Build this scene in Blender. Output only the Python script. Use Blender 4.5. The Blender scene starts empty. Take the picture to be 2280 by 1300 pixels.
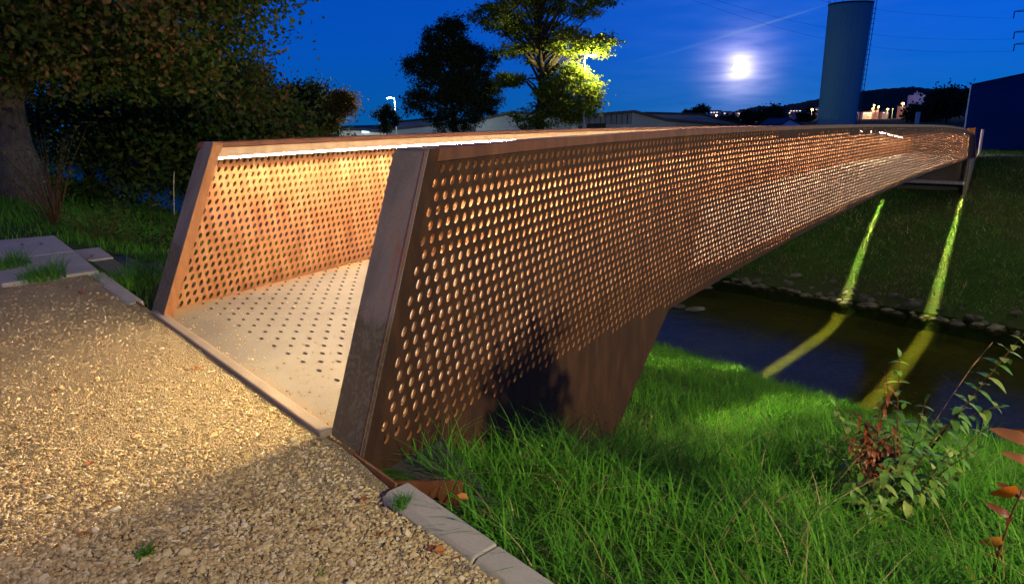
import bpy, bmesh, math, random
import numpy as np
from mathutils import Vector, Matrix
rnd = random.Random(7); rng = np.random.default_rng(11)
PI = math.pi
sc = bpy.context.scene

# ------------------------------------------------------------------ camera
FPX = 1459.0
roll = math.atan(.02); pitch = math.atan(.2594*math.cos(roll))
Fv = Vector((0, math.cos(pitch), -math.sin(pitch))); U0 = Vector((0, math.sin(pitch), math.cos(pitch))); R0 = Vector((1, 0, 0))
Rv = R0*math.cos(roll)-U0*math.sin(roll); Uv = U0*math.cos(roll)+R0*math.sin(roll)
CAM = Vector((0, 0, 1.5))
cd = bpy.data.cameras.new('camera'); co = bpy.data.objects.new('camera', cd); sc.collection.objects.link(co)
cd.sensor_width = 36; cd.lens = FPX/2280*36; cd.clip_start = .05; cd.clip_end = 6000
M = Matrix((( Rv.x, Uv.x, -Fv.x, CAM.x), (Rv.y, Uv.y, -Fv.y, CAM.y), (Rv.z, Uv.z, -Fv.z, CAM.z), (0, 0, 0, 1)))
co.matrix_world = M; sc.camera = co
def ray(px, py): return Fv + Rv*((px-1140)/FPX) - Uv*((py-650)/FPX)
def on_y(px, py, y): d = ray(px, py); return CAM + d*(y/d.y)          # point of the survey sight line at depth y
def on_z(px, py, z): d = ray(px, py); return CAM + d*((z-CAM.z)/d.z)

# ------------------------------------------------------------------ render / view
sc.view_settings.view_transform = 'Standard'; sc.view_settings.look = 'None'
sc.view_settings.exposure = 0; sc.view_settings.gamma = 1; sc.view_settings.use_curve_mapping = False
sc.render.engine = 'CYCLES'
cy = sc.cycles; cy.use_denoising = True; cy.max_bounces = 7; cy.diffuse_bounces = 4; cy.glossy_bounces = 3
cy.transparent_max_bounces = 12; cy.sample_clamp_indirect = 4; cy.caustics_reflective = False; cy.caustics_refractive = False
cy.use_light_tree = True

# ------------------------------------------------------------------ world: dusk sky
MOON_DIR = ray(1648, 151).normalized()
w = bpy.data.worlds.new('World'); sc.world = w; w.use_nodes = True
nt = w.node_tree; nt.nodes.clear()
def N(nt, t, **k):
    n = nt.nodes.new(t)
    for a, b in k.items(): setattr(n, a, b)
    return n
def L(nt, a, b): nt.links.new(a, b)
def ramp(nt, stops, fac=None, interp='LINEAR'):
    r = N(nt, 'ShaderNodeValToRGB'); r.color_ramp.interpolation = interp
    e = r.color_ramp.elements
    while len(e) < len(stops): e.new(.5)
    for i, (p, c) in enumerate(stops):
        e[i].position = p; e[i].color = (c[0], c[1], c[2], 1) if not isinstance(c, (int, float)) else (c, c, c, 1)
    if fac is not None: L(nt, fac, r.inputs[0])
    return r
def mth(nt, op, a, b=None, c=None, clamp=False):
    n = N(nt, 'ShaderNodeMath', operation=op, use_clamp=clamp)
    for i, v in enumerate((a, b, c)):
        if v is None: continue
        if isinstance(v, (int, float)): n.inputs[i].default_value = v
        else: L(nt, v, n.inputs[i])
    return n.outputs[0]
def mix(nt, fac, a, b, mode='MIX'):
    n = N(nt, 'ShaderNodeMix', data_type='RGBA', blend_type=mode)
    for i, v in ((0, fac), (6, a), (7, b)):
        if isinstance(v, (int, float)): n.inputs[i].default_value = v
        elif isinstance(v, tuple): n.inputs[i].default_value = (v[0], v[1], v[2], 1)
        else: L(nt, v, n.inputs[i])
    return n.outputs[2]
tc = N(nt, 'ShaderNodeTexCoord'); nrm = N(nt, 'ShaderNodeVectorMath', operation='NORMALIZE'); L(nt, tc.outputs['Generated'], nrm.inputs[0])
sep = N(nt, 'ShaderNodeSeparateXYZ'); L(nt, nrm.outputs[0], sep.inputs[0])
grad = ramp(nt, [(0, (.001, .004, .02)), (.48, (.001, .010, .05)), (.50, (.0015, .125, .46)), (.55, (.0010, .105, .62)), (.63, (.0010, .082, .66)), (.76, (.001, .052, .42)), (.9, (.001, .022, .16)), (1, (.001, .014, .09))],
            mth(nt, 'MULTIPLY_ADD', sep.outputs[2], .5, .5))
# sky is a little brighter towards the right (where the moon stands)
side = ramp(nt, [(0, .72), (.45, .74), (.8, 1.04), (1, 1.0)], mth(nt, 'MULTIPLY_ADD', sep.outputs[0], .5, .5))
col = mix(nt, 1.0, grad.outputs[0], side.outputs[0], 'MULTIPLY')
dt = N(nt, 'ShaderNodeVectorMath', operation='DOT_PRODUCT'); L(nt, nrm.outputs[0], dt.inputs[0]); dt.inputs[1].default_value = MOON_DIR
ang = mth(nt, 'ARCCOSINE', mth(nt, 'MINIMUM', dt.outputs['Value'], 1.0))     # radians from the moon
mp = N(nt, 'ShaderNodeMapping'); mp.inputs['Scale'].default_value = (14, 14, 90); L(nt, nrm.outputs[0], mp.inputs[0])
nz = N(nt, 'ShaderNodeTexNoise'); nz.inputs['Scale'].default_value = 1.0; nz.inputs['Detail'].default_value = 5; L(nt, mp.outputs[0], nz.inputs[0])
cir = mth(nt, 'MULTIPLY_ADD', nz.outputs[0], 2.4, -.2, clamp=False)
g1 = mth(nt, 'EXPONENT', mth(nt, 'MULTIPLY', mth(nt, 'POWER', mth(nt, 'DIVIDE', ang, .017), 2), -1))
g2 = mth(nt, 'EXPONENT', mth(nt, 'MULTIPLY', mth(nt, 'POWER', mth(nt, 'DIVIDE', ang, .043), 2.4), -1))
g3 = mth(nt, 'EXPONENT', mth(nt, 'MULTIPLY', mth(nt, 'DIVIDE', ang, .12), -1))
c1 = mix(nt, 1.0, mix(nt, 1.0, (1.0, .84, .70), g1, 'MULTIPLY'), cir, 'MULTIPLY')
c2 = mix(nt, 1.0, mix(nt, 1.0, (.27, .22, .30), g2, 'MULTIPLY'), cir, 'MULTIPLY')
c3 = mix(nt, 1.0, mix(nt, 1.0, (.022, .035, .06), g3, 'MULTIPLY'), cir, 'MULTIPLY')
tot = mix(nt, 1.0, mix(nt, 1.0, mix(nt, 1.0, col, c1, 'ADD'), c2, 'ADD'), c3, 'ADD')
bg = N(nt, 'ShaderNodeBackground'); L(nt, tot, bg.inputs[0]); bg.inputs[1].default_value = 1.05
wo = N(nt, 'ShaderNodeOutputWorld'); L(nt, bg.outputs[0], wo.inputs[0])

# moonlight (weak, from the moon's place in the sky)
sl = bpy.data.lights.new('moonlight', 'SUN'); sl.energy = .06; sl.angle = .01; sl.color = (1, .9, .8)
so = bpy.data.objects.new('moonlight', sl); so.rotation_euler = MOON_DIR.to_track_quat('Z', 'Y').to_euler(); sc.collection.objects.link(so)

LED_COL = (1.0, .72, .42); LED_STR = 700.0
LAMP_COL = (1.0, .68, .40); LAMP_W = 950.0; LAMPB_COL = (1.0, .88, .48); LAMPB_W = 15000.0; ENTR_W = 46.0; STRIPE_W = 22.0

# ------------------------------------------------------------------ helpers
def arrmesh(name, V, faces, uv=None, smooth=False):
    """faces: list of int arrays (n,k)"""
    me = bpy.data.meshes.new(name)
    V = np.asarray(V, np.float32); me.vertices.add(len(V)); me.vertices.foreach_set('co', V.ravel())
    faces = [np.asarray(f, np.int32) for f in faces if len(f)]
    idx = np.concatenate([f.ravel() for f in faces]); tot = np.concatenate([np.full(len(f), f.shape[1], np.int32) for f in faces])
    me.loops.add(len(idx)); me.loops.foreach_set('vertex_index', idx)
    me.polygons.add(len(tot)); me.polygons.foreach_set('loop_start', np.r_[0, np.cumsum(tot)[:-1]].astype(np.int32)); me.polygons.foreach_set('loop_total', tot)
    if uv is not None:
        l = me.uv_layers.new(name='UVMap'); l.data.foreach_set('uv', np.asarray(uv, np.float32)[idx].ravel())
    me.polygons.foreach_set('use_smooth', np.full(len(tot), smooth))
    me.update(); me.validate()
    return me
def link(name, me, mat=None, parent=None):
    o = bpy.data.objects.new(name, me); sc.collection.objects.link(o)
    if mat is not None and me is not None and len(me.materials) == 0: me.materials.append(mat)
    if parent is not None: o.parent = parent
    return o
def tag(o, label=None, cat=None, group=None, kind=None):
    if label: o['label'] = label
    if cat: o['category'] = cat
    if group: o['group'] = group
    if kind: o['kind'] = kind
    return o
def thing(name, label, cat, loc=(0, 0, 0), rz=0, group=None):
    o = bpy.data.objects.new(name, None); sc.collection.objects.link(o); o.location = loc; o.rotation_euler = (0, 0, rz)
    o.empty_display_size = .2
    return tag(o, label, cat, group)
class MB:
    def __init__(s): s.v = []; s.f = {}; s.uvs = []
    def add(s, vs, fs):
        o = len(s.v); s.v += [tuple(v) for v in vs]
        for f in fs: s.f.setdefault(len(f), []).append([i+o for i in f])
    def box(s, c, d, rz=0, top=1.0, tilt=None):
        x, y, z = d[0]/2, d[1]/2, d[2]/2; vs = []
        for k, sz in ((1, -z), (top, z)):
            for sx, sy in ((-1, -1), (1, -1), (1, 1), (-1, 1)):
                px, py = sx*x*k, sy*y*k
                vs.append((c[0]+px*math.cos(rz)-py*math.sin(rz), c[1]+px*math.sin(rz)+py*math.cos(rz), c[2]+sz))
        s.add(vs, [(3, 2, 1, 0), (4, 5, 6, 7), (0, 1, 5, 4), (1, 2, 6, 5), (2, 3, 7, 6), (3, 0, 4, 7)])
    def prism(s, ring_lo, ring_hi):
        n = len(ring_lo); s.add(list(ring_lo)+list(ring_hi), [tuple(range(n))[::-1], tuple(range(n, 2*n))]+[(i, (i+1) % n, n+(i+1) % n, n+i) for i in range(n)])
    def tube(s, pts, rad, n=6, cap=True):
        pts = [Vector(p) for p in pts]; rad = rad if hasattr(rad, '__len__') else [rad]*len(pts)
        rings = []; prev = None
        for i, p in enumerate(pts):
            t = (pts[min(i+1, len(pts)-1)]-pts[max(i-1, 0)]).normalized()
            a = prev if prev is not None else (Vector((0, 0, 1)) if abs(t.z) < .9 else Vector((1, 0, 0)))
            u = (a - t*a.dot(t)).normalized(); v = t.cross(u); prev = u
            rings.append([p+(u*math.cos(2*PI*k/n)+v*math.sin(2*PI*k/n))*rad[i] for k in range(n)])
        vs = [v for r in rings for v in r]
        fs = [(i*n+k, i*n+(k+1) % n, (i+1)*n+(k+1) % n, (i+1)*n+k) for i in range(len(pts)-1) for k in range(n)]
        if cap: fs += [tuple(range(n))[::-1], tuple((len(pts)-1)*n+k for k in range(n))]
        s.add(vs, fs)
    def mesh(s, name, smooth=False): return arrmesh(name, s.v, [np.array(f) for f in s.f.values()], smooth=smooth)
    def build(s, name, mat, parent=None, smooth=False): return link(name, s.mesh(name, smooth), mat, parent)

# ------------------------------------------------------------------ materials
def mat(name, base=(.5, .5, .5), rough=.8, metal=0, spec=.3):
    m = bpy.data.materials.new(name); m.use_nodes = True; nt = m.node_tree
    b = nt.nodes['Principled BSDF']; b.inputs['Base Color'].default_value = (*base, 1); b.inputs['Roughness'].default_value = rough
    b.inputs['Metallic'].default_value = metal; b.inputs['Specular IOR Level'].default_value = spec
    return m, nt, b
def noise(nt, scale, detail=4, rough=.55, vec=None, dist=0):
    n = N(nt, 'ShaderNodeTexNoise'); n.inputs['Scale'].default_value = scale; n.inputs['Detail'].default_value = detail
    n.inputs['Roughness'].default_value = rough; n.inputs['Distortion'].default_value = dist
    if vec is not None: L(nt, vec, n.inputs['Vector'])
    return n.outputs[0]
def objco(nt, scale=(1, 1, 1)):
    t = N(nt, 'ShaderNodeTexCoord'); m = N(nt, 'ShaderNodeMapping'); m.inputs['Scale'].default_value = scale; L(nt, t.outputs['Object'], m.inputs[0]); return m.outputs[0]
def bump(nt, b, h, strength=.4, dist=.01):
    n = N(nt, 'ShaderNodeBump'); n.inputs['Strength'].default_value = strength; n.inputs['Distance'].default_value = dist
    L(nt, h, n.inputs['Height']); L(nt, n.outputs[0], b.inputs['Normal'])
def rust_mat(name, stops, rough=.75, sc1=2.2, metal=.0, streak=3):
    m, nt, b = mat(name, rough=rough, metal=metal, spec=.25)
    v = objco(nt, (streak, streak, 1.0)); n1 = noise(nt, sc1, 6, .62, v, .4); n2 = noise(nt, 60, 3, .6, objco(nt))
    f = mth(nt, 'MULTIPLY_ADD', n2, .30, mth(nt, 'MULTIPLY_ADD', n1, 1.35, -.32))
    r = ramp(nt, stops, f); L(nt, r.outputs[0], b.inputs['Base Color'])
    bump(nt, b, n2, .35, .004); return m
M_RUST = rust_mat('weathered_steel', [(.1, (.13, .048, .020)), (.38, (.20, .080, .031)), (.6, (.25, .115, .050)), (.85, (.29, .165, .095))], rough=.68)
M_OUTER = rust_mat('outer_face_shade_steel', [(.1, (.016, .0065, .004)), (.5, (.036, .0145, .007)), (.9, (.068, .028, .013))], rough=.85)  # rust darkened to put the shade of the outer faces into the colour
M_RAIL = rust_mat('rail_steel', [(.1, (.05, .018, .010)), (.5, (.10, .035, .017)), (.9, (.15, .06, .03))], rough=.6)
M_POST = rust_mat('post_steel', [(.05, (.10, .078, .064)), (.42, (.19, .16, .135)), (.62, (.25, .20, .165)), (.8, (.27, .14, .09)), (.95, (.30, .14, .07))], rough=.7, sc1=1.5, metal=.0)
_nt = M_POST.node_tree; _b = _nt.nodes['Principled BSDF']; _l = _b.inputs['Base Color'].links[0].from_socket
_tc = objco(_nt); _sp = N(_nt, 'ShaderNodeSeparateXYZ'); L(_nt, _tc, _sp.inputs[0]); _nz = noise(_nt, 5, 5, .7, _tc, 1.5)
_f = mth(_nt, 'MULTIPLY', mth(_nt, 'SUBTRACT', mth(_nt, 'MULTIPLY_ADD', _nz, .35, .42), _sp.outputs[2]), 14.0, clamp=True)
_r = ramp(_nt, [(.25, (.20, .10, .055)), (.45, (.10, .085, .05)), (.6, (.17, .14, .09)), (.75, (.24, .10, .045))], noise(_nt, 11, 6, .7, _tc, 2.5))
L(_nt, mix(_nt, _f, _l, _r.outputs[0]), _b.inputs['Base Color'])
M_HOUS = rust_mat('lamp_housing_steel', [(.1, (.30, .19, .12)), (.5, (.40, .28, .19)), (.9, (.46, .35, .25))], rough=.6)
# deck: rusty margins, worn grey-beige middle (uv.y = metres from the right-hand edge)
M_DECK, nt, b = mat('deck_steel', rough=.6)
uvn = N(nt, 'ShaderNodeUVMap'); su = N(nt, 'ShaderNodeSeparateXYZ'); L(nt, uvn.outputs[0], su.inputs[0])
vd = objco(nt, (1, 1, 1)); n1 = noise(nt, 1.6, 6, .6, vd, .8); n2 = noise(nt, 45, 4, .6, vd)
edge = mth(nt, 'ABSOLUTE', mth(nt, 'SUBTRACT', su.outputs[1], 1.6))
ef = mth(nt, 'MULTIPLY', mth(nt, 'SUBTRACT', mth(nt, 'MULTIPLY_ADD', n1, .5, edge), 1.62), 6.0, clamp=True)
nf = mth(nt, 'MULTIPLY_ADD', mth(nt, 'MULTIPLY_ADD', n1, -.12, su.outputs[0]), -7.0, .8, clamp=True)
mid = ramp(nt, [(.2, (.055, .047, .043)), (.5, (.09, .081, .077)), (.8, (.135, .121, .112))], mth(nt, 'MULTIPLY_ADD', n2, .35, mth(nt, 'MULTIPLY', n1, .75)))
rus = ramp(nt, [(.2, (.11, .055, .026)), (.8, (.18, .11, .055))], n1)
L(nt, mix(nt, mth(nt, 'MAXIMUM', ef, nf), mid.outputs[0], rus.outputs[0]), b.inputs['Base Color']); bump(nt, b, n2, .25, .003)

def conc_mat(name, c, var=.25, rough=.85):
    m, nt, b = mat(name, rough=rough); v = objco(nt); n1 = noise(nt, 2.5, 5, .6, v); n2 = noise(nt, 70, 3, .6, v)
    f = mth(nt, 'MULTIPLY_ADD', n2, .4, mth(nt, 'MULTIPLY', n1, .7))
    r = ramp(nt, [(.2, tuple(x*(1-var) for x in c)), (.85, tuple(x*(1+var) for x in c))], f); L(nt, r.outputs[0], b.inputs['Base Color']); bump(nt, b, n2, .5, .004); return m
M_CONC = conc_mat('concrete', (.36, .33, .31)); M_CONCD = conc_mat('old_concrete', (.13, .115, .10))
M_SLABA = conc_mat('slab_concrete', (.40, .36, .34)); M_TOWER = conc_mat('tower_concrete', (.10, .30, .34), .12)

M_GRAVB, nt, b = mat('gravel_ground', rough=.95)
v = objco(nt); n1 = noise(nt, 3, 5, .6, v); vo = N(nt, 'ShaderNodeTexVoronoi'); vo.inputs['Scale'].default_value = 95; L(nt, v, vo.inputs[0])
vo2 = N(nt, 'ShaderNodeTexVoronoi'); vo2.inputs['Scale'].default_value = 210; L(nt, v, vo2.inputs[0])
cr = ramp(nt, [(0, (.26, .19, .12)), (.5, (.44, .35, .23)), (1, (.56, .46, .34))], vo.outputs['Color'])
L(nt, mix(nt, mth(nt, 'MULTIPLY', n1, .5), cr.outputs[0], (.44, .34, .19)), b.inputs['Base Color'])
bump(nt, b, mth(nt, 'ADD', mth(nt, 'MULTIPLY', vo.outputs['Distance'], -1.0), mth(nt, 'MULTIPLY', vo2.outputs['Distance'], -.5)), 1.0, .03)

def island_mat(name, stops, rough=.85, transl=0.0, spec=.2, coordvar=None):
    m, nt, b = mat(name, rough=rough, spec=spec)
    g = N(nt, 'ShaderNodeNewGeometry'); f = g.outputs['Random Per Island']
    if coordvar:
        f = mth(nt, 'MULTIPLY_ADD', f, .55, mth(nt, 'MULTIPLY_ADD', noise(nt, coordvar, 3, .5, objco(nt)), 1.3, -.42))
    r = ramp(nt, stops, f); L(nt, r.outputs[0], b.inputs['Base Color'])
    if transl:
        out = [n for n in nt.nodes if n.type == 'OUTPUT_MATERIAL'][0]; t = N(nt, 'ShaderNodeBsdfTranslucent'); L(nt, r.outputs[0], t.inputs[0])
        mx = N(nt, 'ShaderNodeMixShader'); mx.inputs[0].default_value = transl; L(nt, b.outputs[0], mx.inputs[1]); L(nt, t.outputs[0], mx.inputs[2]); L(nt, mx.outputs[0], out.inputs[0])
    return m
def inst_mat(name, stops, rough=.9):
    m, nt, b = mat(name, rough=rough); o = N(nt, 'ShaderNodeObjectInfo'); n = noise(nt, 30, 3, .6, objco(nt))
    f = mth(nt, 'MULTIPLY_ADD', n, .3, mth(nt, 'MULTIPLY', o.outputs['Random'], .8)); r = ramp(nt, stops, f); L(nt, r.outputs[0], b.inputs['Base Color']); bump(nt, b, n, .4, .01); return m
M_STONE = island_mat('gravel_stone', [(0, (.27, .18, .095)), (.3, (.44, .32, .17)), (.7, (.52, .40, .22)), (.95, (.62, .53, .40)), (1, (.46, .26, .12))], .85)
M_ROCK = inst_mat('bank_rock', [(0, (.035, .035, .022)), (.5, (.07, .065, .045)), (1, (.13, .12, .09))])
M_GRASS = island_mat('grass_blade', [(0, (.025, .095, .007)), (.45, (.065, .23, .014)), (.75, (.12, .34, .025)), (.93, (.20, .38, .045)), (1, (.38, .28, .11))], .65, .35, .2, 1.1)
M_GRASSF = island_mat('bank_grass_blade', [(0, (.04, .12, .012)), (.45, (.08, .23, .02)), (.75, (.15, .25, .035)), (1, (.24, .18, .08))], .8, .25, .15, .35)
M_SOIL, nt, b = mat('soil', rough=1, spec=.1)
v = objco(nt); n1 = noise(nt, .35, 6, .6, v); n2 = noise(nt, 9, 5, .65, v)
r = ramp(nt, [(.25, (.018, .045, .008)), (.5, (.03, .075, .012)), (.62, (.05, .06, .02)), (.8, (.075, .055, .03))], mth(nt, 'MULTIPLY_ADD', n2, .5, mth(nt, 'MULTIPLY', n1, .6)))
L(nt, r.outputs[0], b.inputs['Base Color']); bump(nt, b, n2, .9, .08)
M_BED, nt, b = mat('river_bed', rough=.9); v = objco(nt); n1 = noise(nt, .5, 4, .6, v); n2 = noise(nt, 5, 4, .7, v)
r = ramp(nt, [(.3, (.06, .055, .018)), (.6, (.13, .12, .04)), (.8, (.20, .17, .08))], mth(nt, 'MULTIPLY_ADD', n2, .6, mth(nt, 'MULTIPLY', n1, .5))); L(nt, r.outputs[0], b.inputs['Base Color']); bump(nt, b, n2, .8, .1)
M_WATER = bpy.data.materials.new('water'); M_WATER.use_nodes = True; nt = M_WATER.node_tree; nt.nodes.clear()
out = N(nt, 'ShaderNodeOutputMaterial'); v = objco(nt); fr = N(nt, 'ShaderNodeFresnel'); fr.inputs[0].default_value = 1.34
gl = N(nt, 'ShaderNodeBsdfGlossy'); gl.inputs['Roughness'].default_value = .09; tr = N(nt, 'ShaderNodeBsdfTransparent'); tr.inputs[0].default_value = (.52, .56, .30, 1)
bp = N(nt, 'ShaderNodeBump'); bp.inputs['Strength'].default_value = .35; bp.inputs['Distance'].default_value = .03; L(nt, noise(nt, 3.2, 3, .5, v), bp.inputs['Height'])
L(nt, bp.outputs[0], gl.inputs['Normal']); L(nt, bp.outputs[0], fr.inputs['Normal'])
mx = N(nt, 'ShaderNodeMixShader'); L(nt, mth(nt, 'MULTIPLY', fr.outputs[0], .48), mx.inputs[0]); L(nt, tr.outputs[0], mx.inputs[1]); L(nt, gl.outputs[0], mx.inputs[2]); L(nt, mx.outputs[0], out.inputs[0])
def bark_mat(name, c):
    m, nt, b = mat(name, rough=.95, spec=.1); v = objco(nt, (6, 6, 1.2)); n = noise(nt, 2.4, 6, .7, v, 1.0)
    r = ramp(nt, [(.3, tuple(x*.4 for x in c)), (.7, tuple(x*1.3 for x in c))], n); L(nt, r.outputs[0], b.inputs['Base Color']); bump(nt, b, n, 1.0, .06); return m
M_BARK = bark_mat('bark', (.17, .14, .12)); M_BARKD = bark_mat('dark_bark', (.05, .042, .035)); M_STEM = bark_mat('woody_stem', (.12, .06, .03))
M_LEAFA = island_mat('lime_leaf', [(0, (.025, .06, .01)), (.42, (.055, .11, .016)), (.64, (.10, .12, .02)), (.8, (.20, .11, .035)), (.93, (.28, .12, .045)), (1, (.28, .20, .03))], .75, .25, .15, .16)
M_LEAFD = island_mat('dark_leaf', [(0, (.015, .03, .01)), (.6, (.03, .055, .015)), (1, (.055, .065, .02))], .75, .2, .15)
M_LEAFG = island_mat('green_leaf', [(0, (.05, .09, .012)), (.5, (.11, .17, .015)), (1, (.22, .26, .03))], .7, .4, .15)
M_LEAFY = island_mat('autumn_leaf', [(0, (.10, .09, .012)), (.5, (.22, .15, .015)), (1, (.32, .14, .02))], .7, .35, .15)
def plain(name, c, rough=.7, metal=0, spec=.3): return mat(name, c, rough, metal, spec)[0]
def emit(name, c, s):
    m = bpy.data.materials.new(name); m.use_nodes = True; b = m.node_tree.nodes['Principled BSDF']
    b.inputs['Base Color'].default_value = (.5, .5, .5, 1); b.inputs['Emission Color'].default_value = (*c, 1); b.inputs['Emission Strength'].default_value = s; return m
M_LED = emit('led_strip', LED_COL, LED_STR)

# ------------------------------------------------------------------ site frame: q = metres past the path edge towards the river, m = along the bank
def q_of(x, y): return .746*x+.666*y-1.3
def m_of(x, y): return -.666*x+.746*y
def xy(q, m): q = q+1.3; return (.746*q-.666*m, .666*q+.746*m)
def sstep(a, b, x): t = np.clip((np.asarray(x, float)-a)/(b-a), 0, 1); return t*t*(3-2*t)
WATER_Z = -6.4
def terr(q, m):
    q = np.asarray(q, float); m = np.asarray(m, float)
    k = .25+.23*sstep(1.7, 3.2, m)-.12*sstep(6.5, 9, m)
    z4 = -.08-4*k
    near = np.where(q < 4, -.08-k*q, z4+(-6.3-z4)*(q-4)/(16.9-4))
    far = np.interp(q, [27.2, 28.4, 30, 35.6, 37.2, 41, 44, 60], [-7.1, -6.45, -5.3, -2.0, -.62, -.6, -.95, -1.0])
    bed = np.interp(q, [16.9, 18.2, 26, 27.2], [-6.3, -6.95, -7.15, -7.1])
    z = np.where(q <= 0, np.where((m < 8.6) & (q > -7.4) & (m > -6.9), -.14, -.02), near)
    z = np.where(q > 16.9, bed, z); z = np.where(q > 27.2, far, z)
    return z
def tz(x, y): return float(terr(q_of(x, y), m_of(x, y)))

# ------------------------------------------------------------------ ground sheet
qs = np.concatenate([[-3000, -600, -150, -60, -30, -18, -12, -8, -5, -3, -1.6, -.8, -.3, -.02], np.arange(.02, 4, .25), np.arange(4, 17, .8), [16.9, 17.4, 18.2, 22, 26, 27.2], np.arange(27.6, 38, .5), [39, 41, 44, 50, 60, 90, 150, 300, 700, 1500, 4500]])
ms = np.concatenate([[-3000, -800, -200, -80, -40, -25, -16, -12], np.arange(-10, 24, .5), np.arange(24, 60, 2), [60, 70, 85, 100, 130, 170, 220, 300, 500, 1000, 3000]])
Q, Mm = np.meshgrid(qs, ms, indexing='ij')
bumpz = (np.sin(Q*1.7+Mm*.9)*np.cos(Mm*1.3-Q*.6)*.05+np.sin(Q*.5+2)*np.sin(Mm*.37)*.12)*((Q > .6) & (Q < 41))*np.clip(Q-.6, 0, 1)
Z = terr(Q, Mm)+bumpz
X, Y = xy(Q, Mm)
ni, nj = Q.shape; idx = np.arange(ni*nj).reshape(ni, nj)
F4 = np.stack([idx[:-1, :-1], idx[1:, :-1], idx[1:, 1:], idx[:-1, 1:]], -1).reshape(-1, 4)
cq = (Q[:-1, :-1]+Q[1:, 1:]).ravel()/2; river = (cq > 17.2) & (cq < 27.8)
g = link('ground', arrmesh('ground', np.stack([X, Y, Z], -1).reshape(-1, 3), [F4[~river]], smooth=True), M_SOIL); tag(g, kind='structure')
g = link('river_bed', arrmesh('river_bed', np.stack([X, Y, Z], -1).reshape(-1, 3), [F4[river]], smooth=True), M_BED); tag(g, kind='structure')
wv = [(*xy(16.2, -300), WATER_Z), (*xy(29, -300), WATER_Z), (*xy(29, 1500), WATER_Z), (*xy(16.2, 1500), WATER_Z)]
tag(link('water', arrmesh('water', wv, [np.array([[0, 1, 2, 3]])]), M_WATER), kind='structure')

def gz(q, m):
    kerbside = ((m < 2.19) | (m > 6.5)) & (q > -.102)
    return -.045*np.exp(-((m-2.22)**2/.10+(q+.05)**2/.05))*(m < 3.0)-.03*kerbside
# gravel path: displaced sheet
gq = np.r_[np.linspace(-7.5, -.5, 110), np.linspace(-.45, -.115, 14), [-.10, -.05, -.01]]; gm = np.linspace(-7, 8.9, 260)
Q, Mm = np.meshgrid(gq, gm, indexing='ij'); X, Y = xy(Q, Mm)
lim = 8.3+np.sin(Q*2.1)*.12
Zg = gz(Q, Mm)+.004+.012*np.sin(Q*1.3+Mm*.7)*np.sin(Mm*1.1)+.003*rng.standard_normal(Q.shape)-.12*sstep(lim-.1, lim+.35, Mm)
idx = np.arange(Q.size).reshape(Q.shape)
F4 = np.stack([idx[:-1, :-1], idx[1:, :-1], idx[1:, 1:], idx[:-1, 1:]], -1).reshape(-1, 4)
tag(link('path', arrmesh('path', np.stack([X, Y, Zg], -1).reshape(-1, 3), [F4], smooth=True), M_GRAVB), kind='structure')

# gravel stones (nobody could count them): joined low stones
def stones(n, sampler, rmin, rmax, powr, mat_, name, sink=.35):
    ico = bmesh.new(); bmesh.ops.create_icosphere(ico, subdivisions=1, radius=1)
    bv = np.array([v.co for v in ico.verts]); bf = np.array([[v.index for v in f.verts] for f in ico.faces]); ico.free()
    P = sampler(n); n = len(P); r = rmin+(rmax-rmin)*rng.random(n)**powr
    sh = bv[None]*(1+.28*rng.standard_normal((n, len(bv), 1))*.8)
    sh = sh*np.stack([.8+.6*rng.random(n), .7+.4*rng.random(n), .45+.35*rng.random(n)], -1)[:, None]
    a = rng.random(n)*2*PI; ca, sa = np.cos(a)[:, None], np.sin(a)[:, None]
    t = (rng.random(n)-.5)*.9; ct, st = np.cos(t)[:, None], np.sin(t)[:, None]
    x, y, z = sh[..., 0], sh[..., 1], sh[..., 2]; y, z = y*ct-z*st, y*st+z*ct
    x, y = x*ca-y*sa, x*sa+y*ca
    V = np.stack([x, y, z], -1)*r[:, None, None]+P[:, None]+np.array([0, 0, 1])*(r*sink)[:, None, None]
    Fa = (bf[None]+(np.arange(n)*len(bv))[:, None, None]).reshape(-1, 3)
    o = link(name, arrmesh(name, V.reshape(-1, 3), [Fa]), mat_); tag(o, kind='stuff'); return o
def path_sampler(d0, d1, xr):
    def f(n):
        u = rng.random(n*4); d = 1/(1/d0+(1/d1-1/d0)*u)                 # denser near the camera
        X = (rng.random(n*4)*(xr[1]-xr[0])+xr[0])*d; Y = d
        q = q_of(X, Y); m = m_of(X, Y); k = (q < np.where((m < 2.19) | (m > 6.5), -.105, -.06)) & (m < 8.25); X, Y = X[k][:n], Y[k][:n]; q, m = q[k][:n], m[k][:n]
        return np.stack([X, Y, .004+.012*np.sin(q*1.3+m*.7)*np.sin(m*1.1)+gz(q, m)], -1)
    return f
tag(stones(60000, path_sampler(1.35, 8.5, (-.95, .15)), .0032, .0105, 2.4, M_STONE, 'gravel'), 'loose pale gravel stones covering the path in front of the bridge', 'gravel')
tag(stones(520, path_sampler(1.35, 6.5, (-.95, .15)), .011, .021, 2.2, M_STONE, 'pebbles'), 'larger pale pebbles strewn over the fine gravel path', 'gravel')

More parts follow.
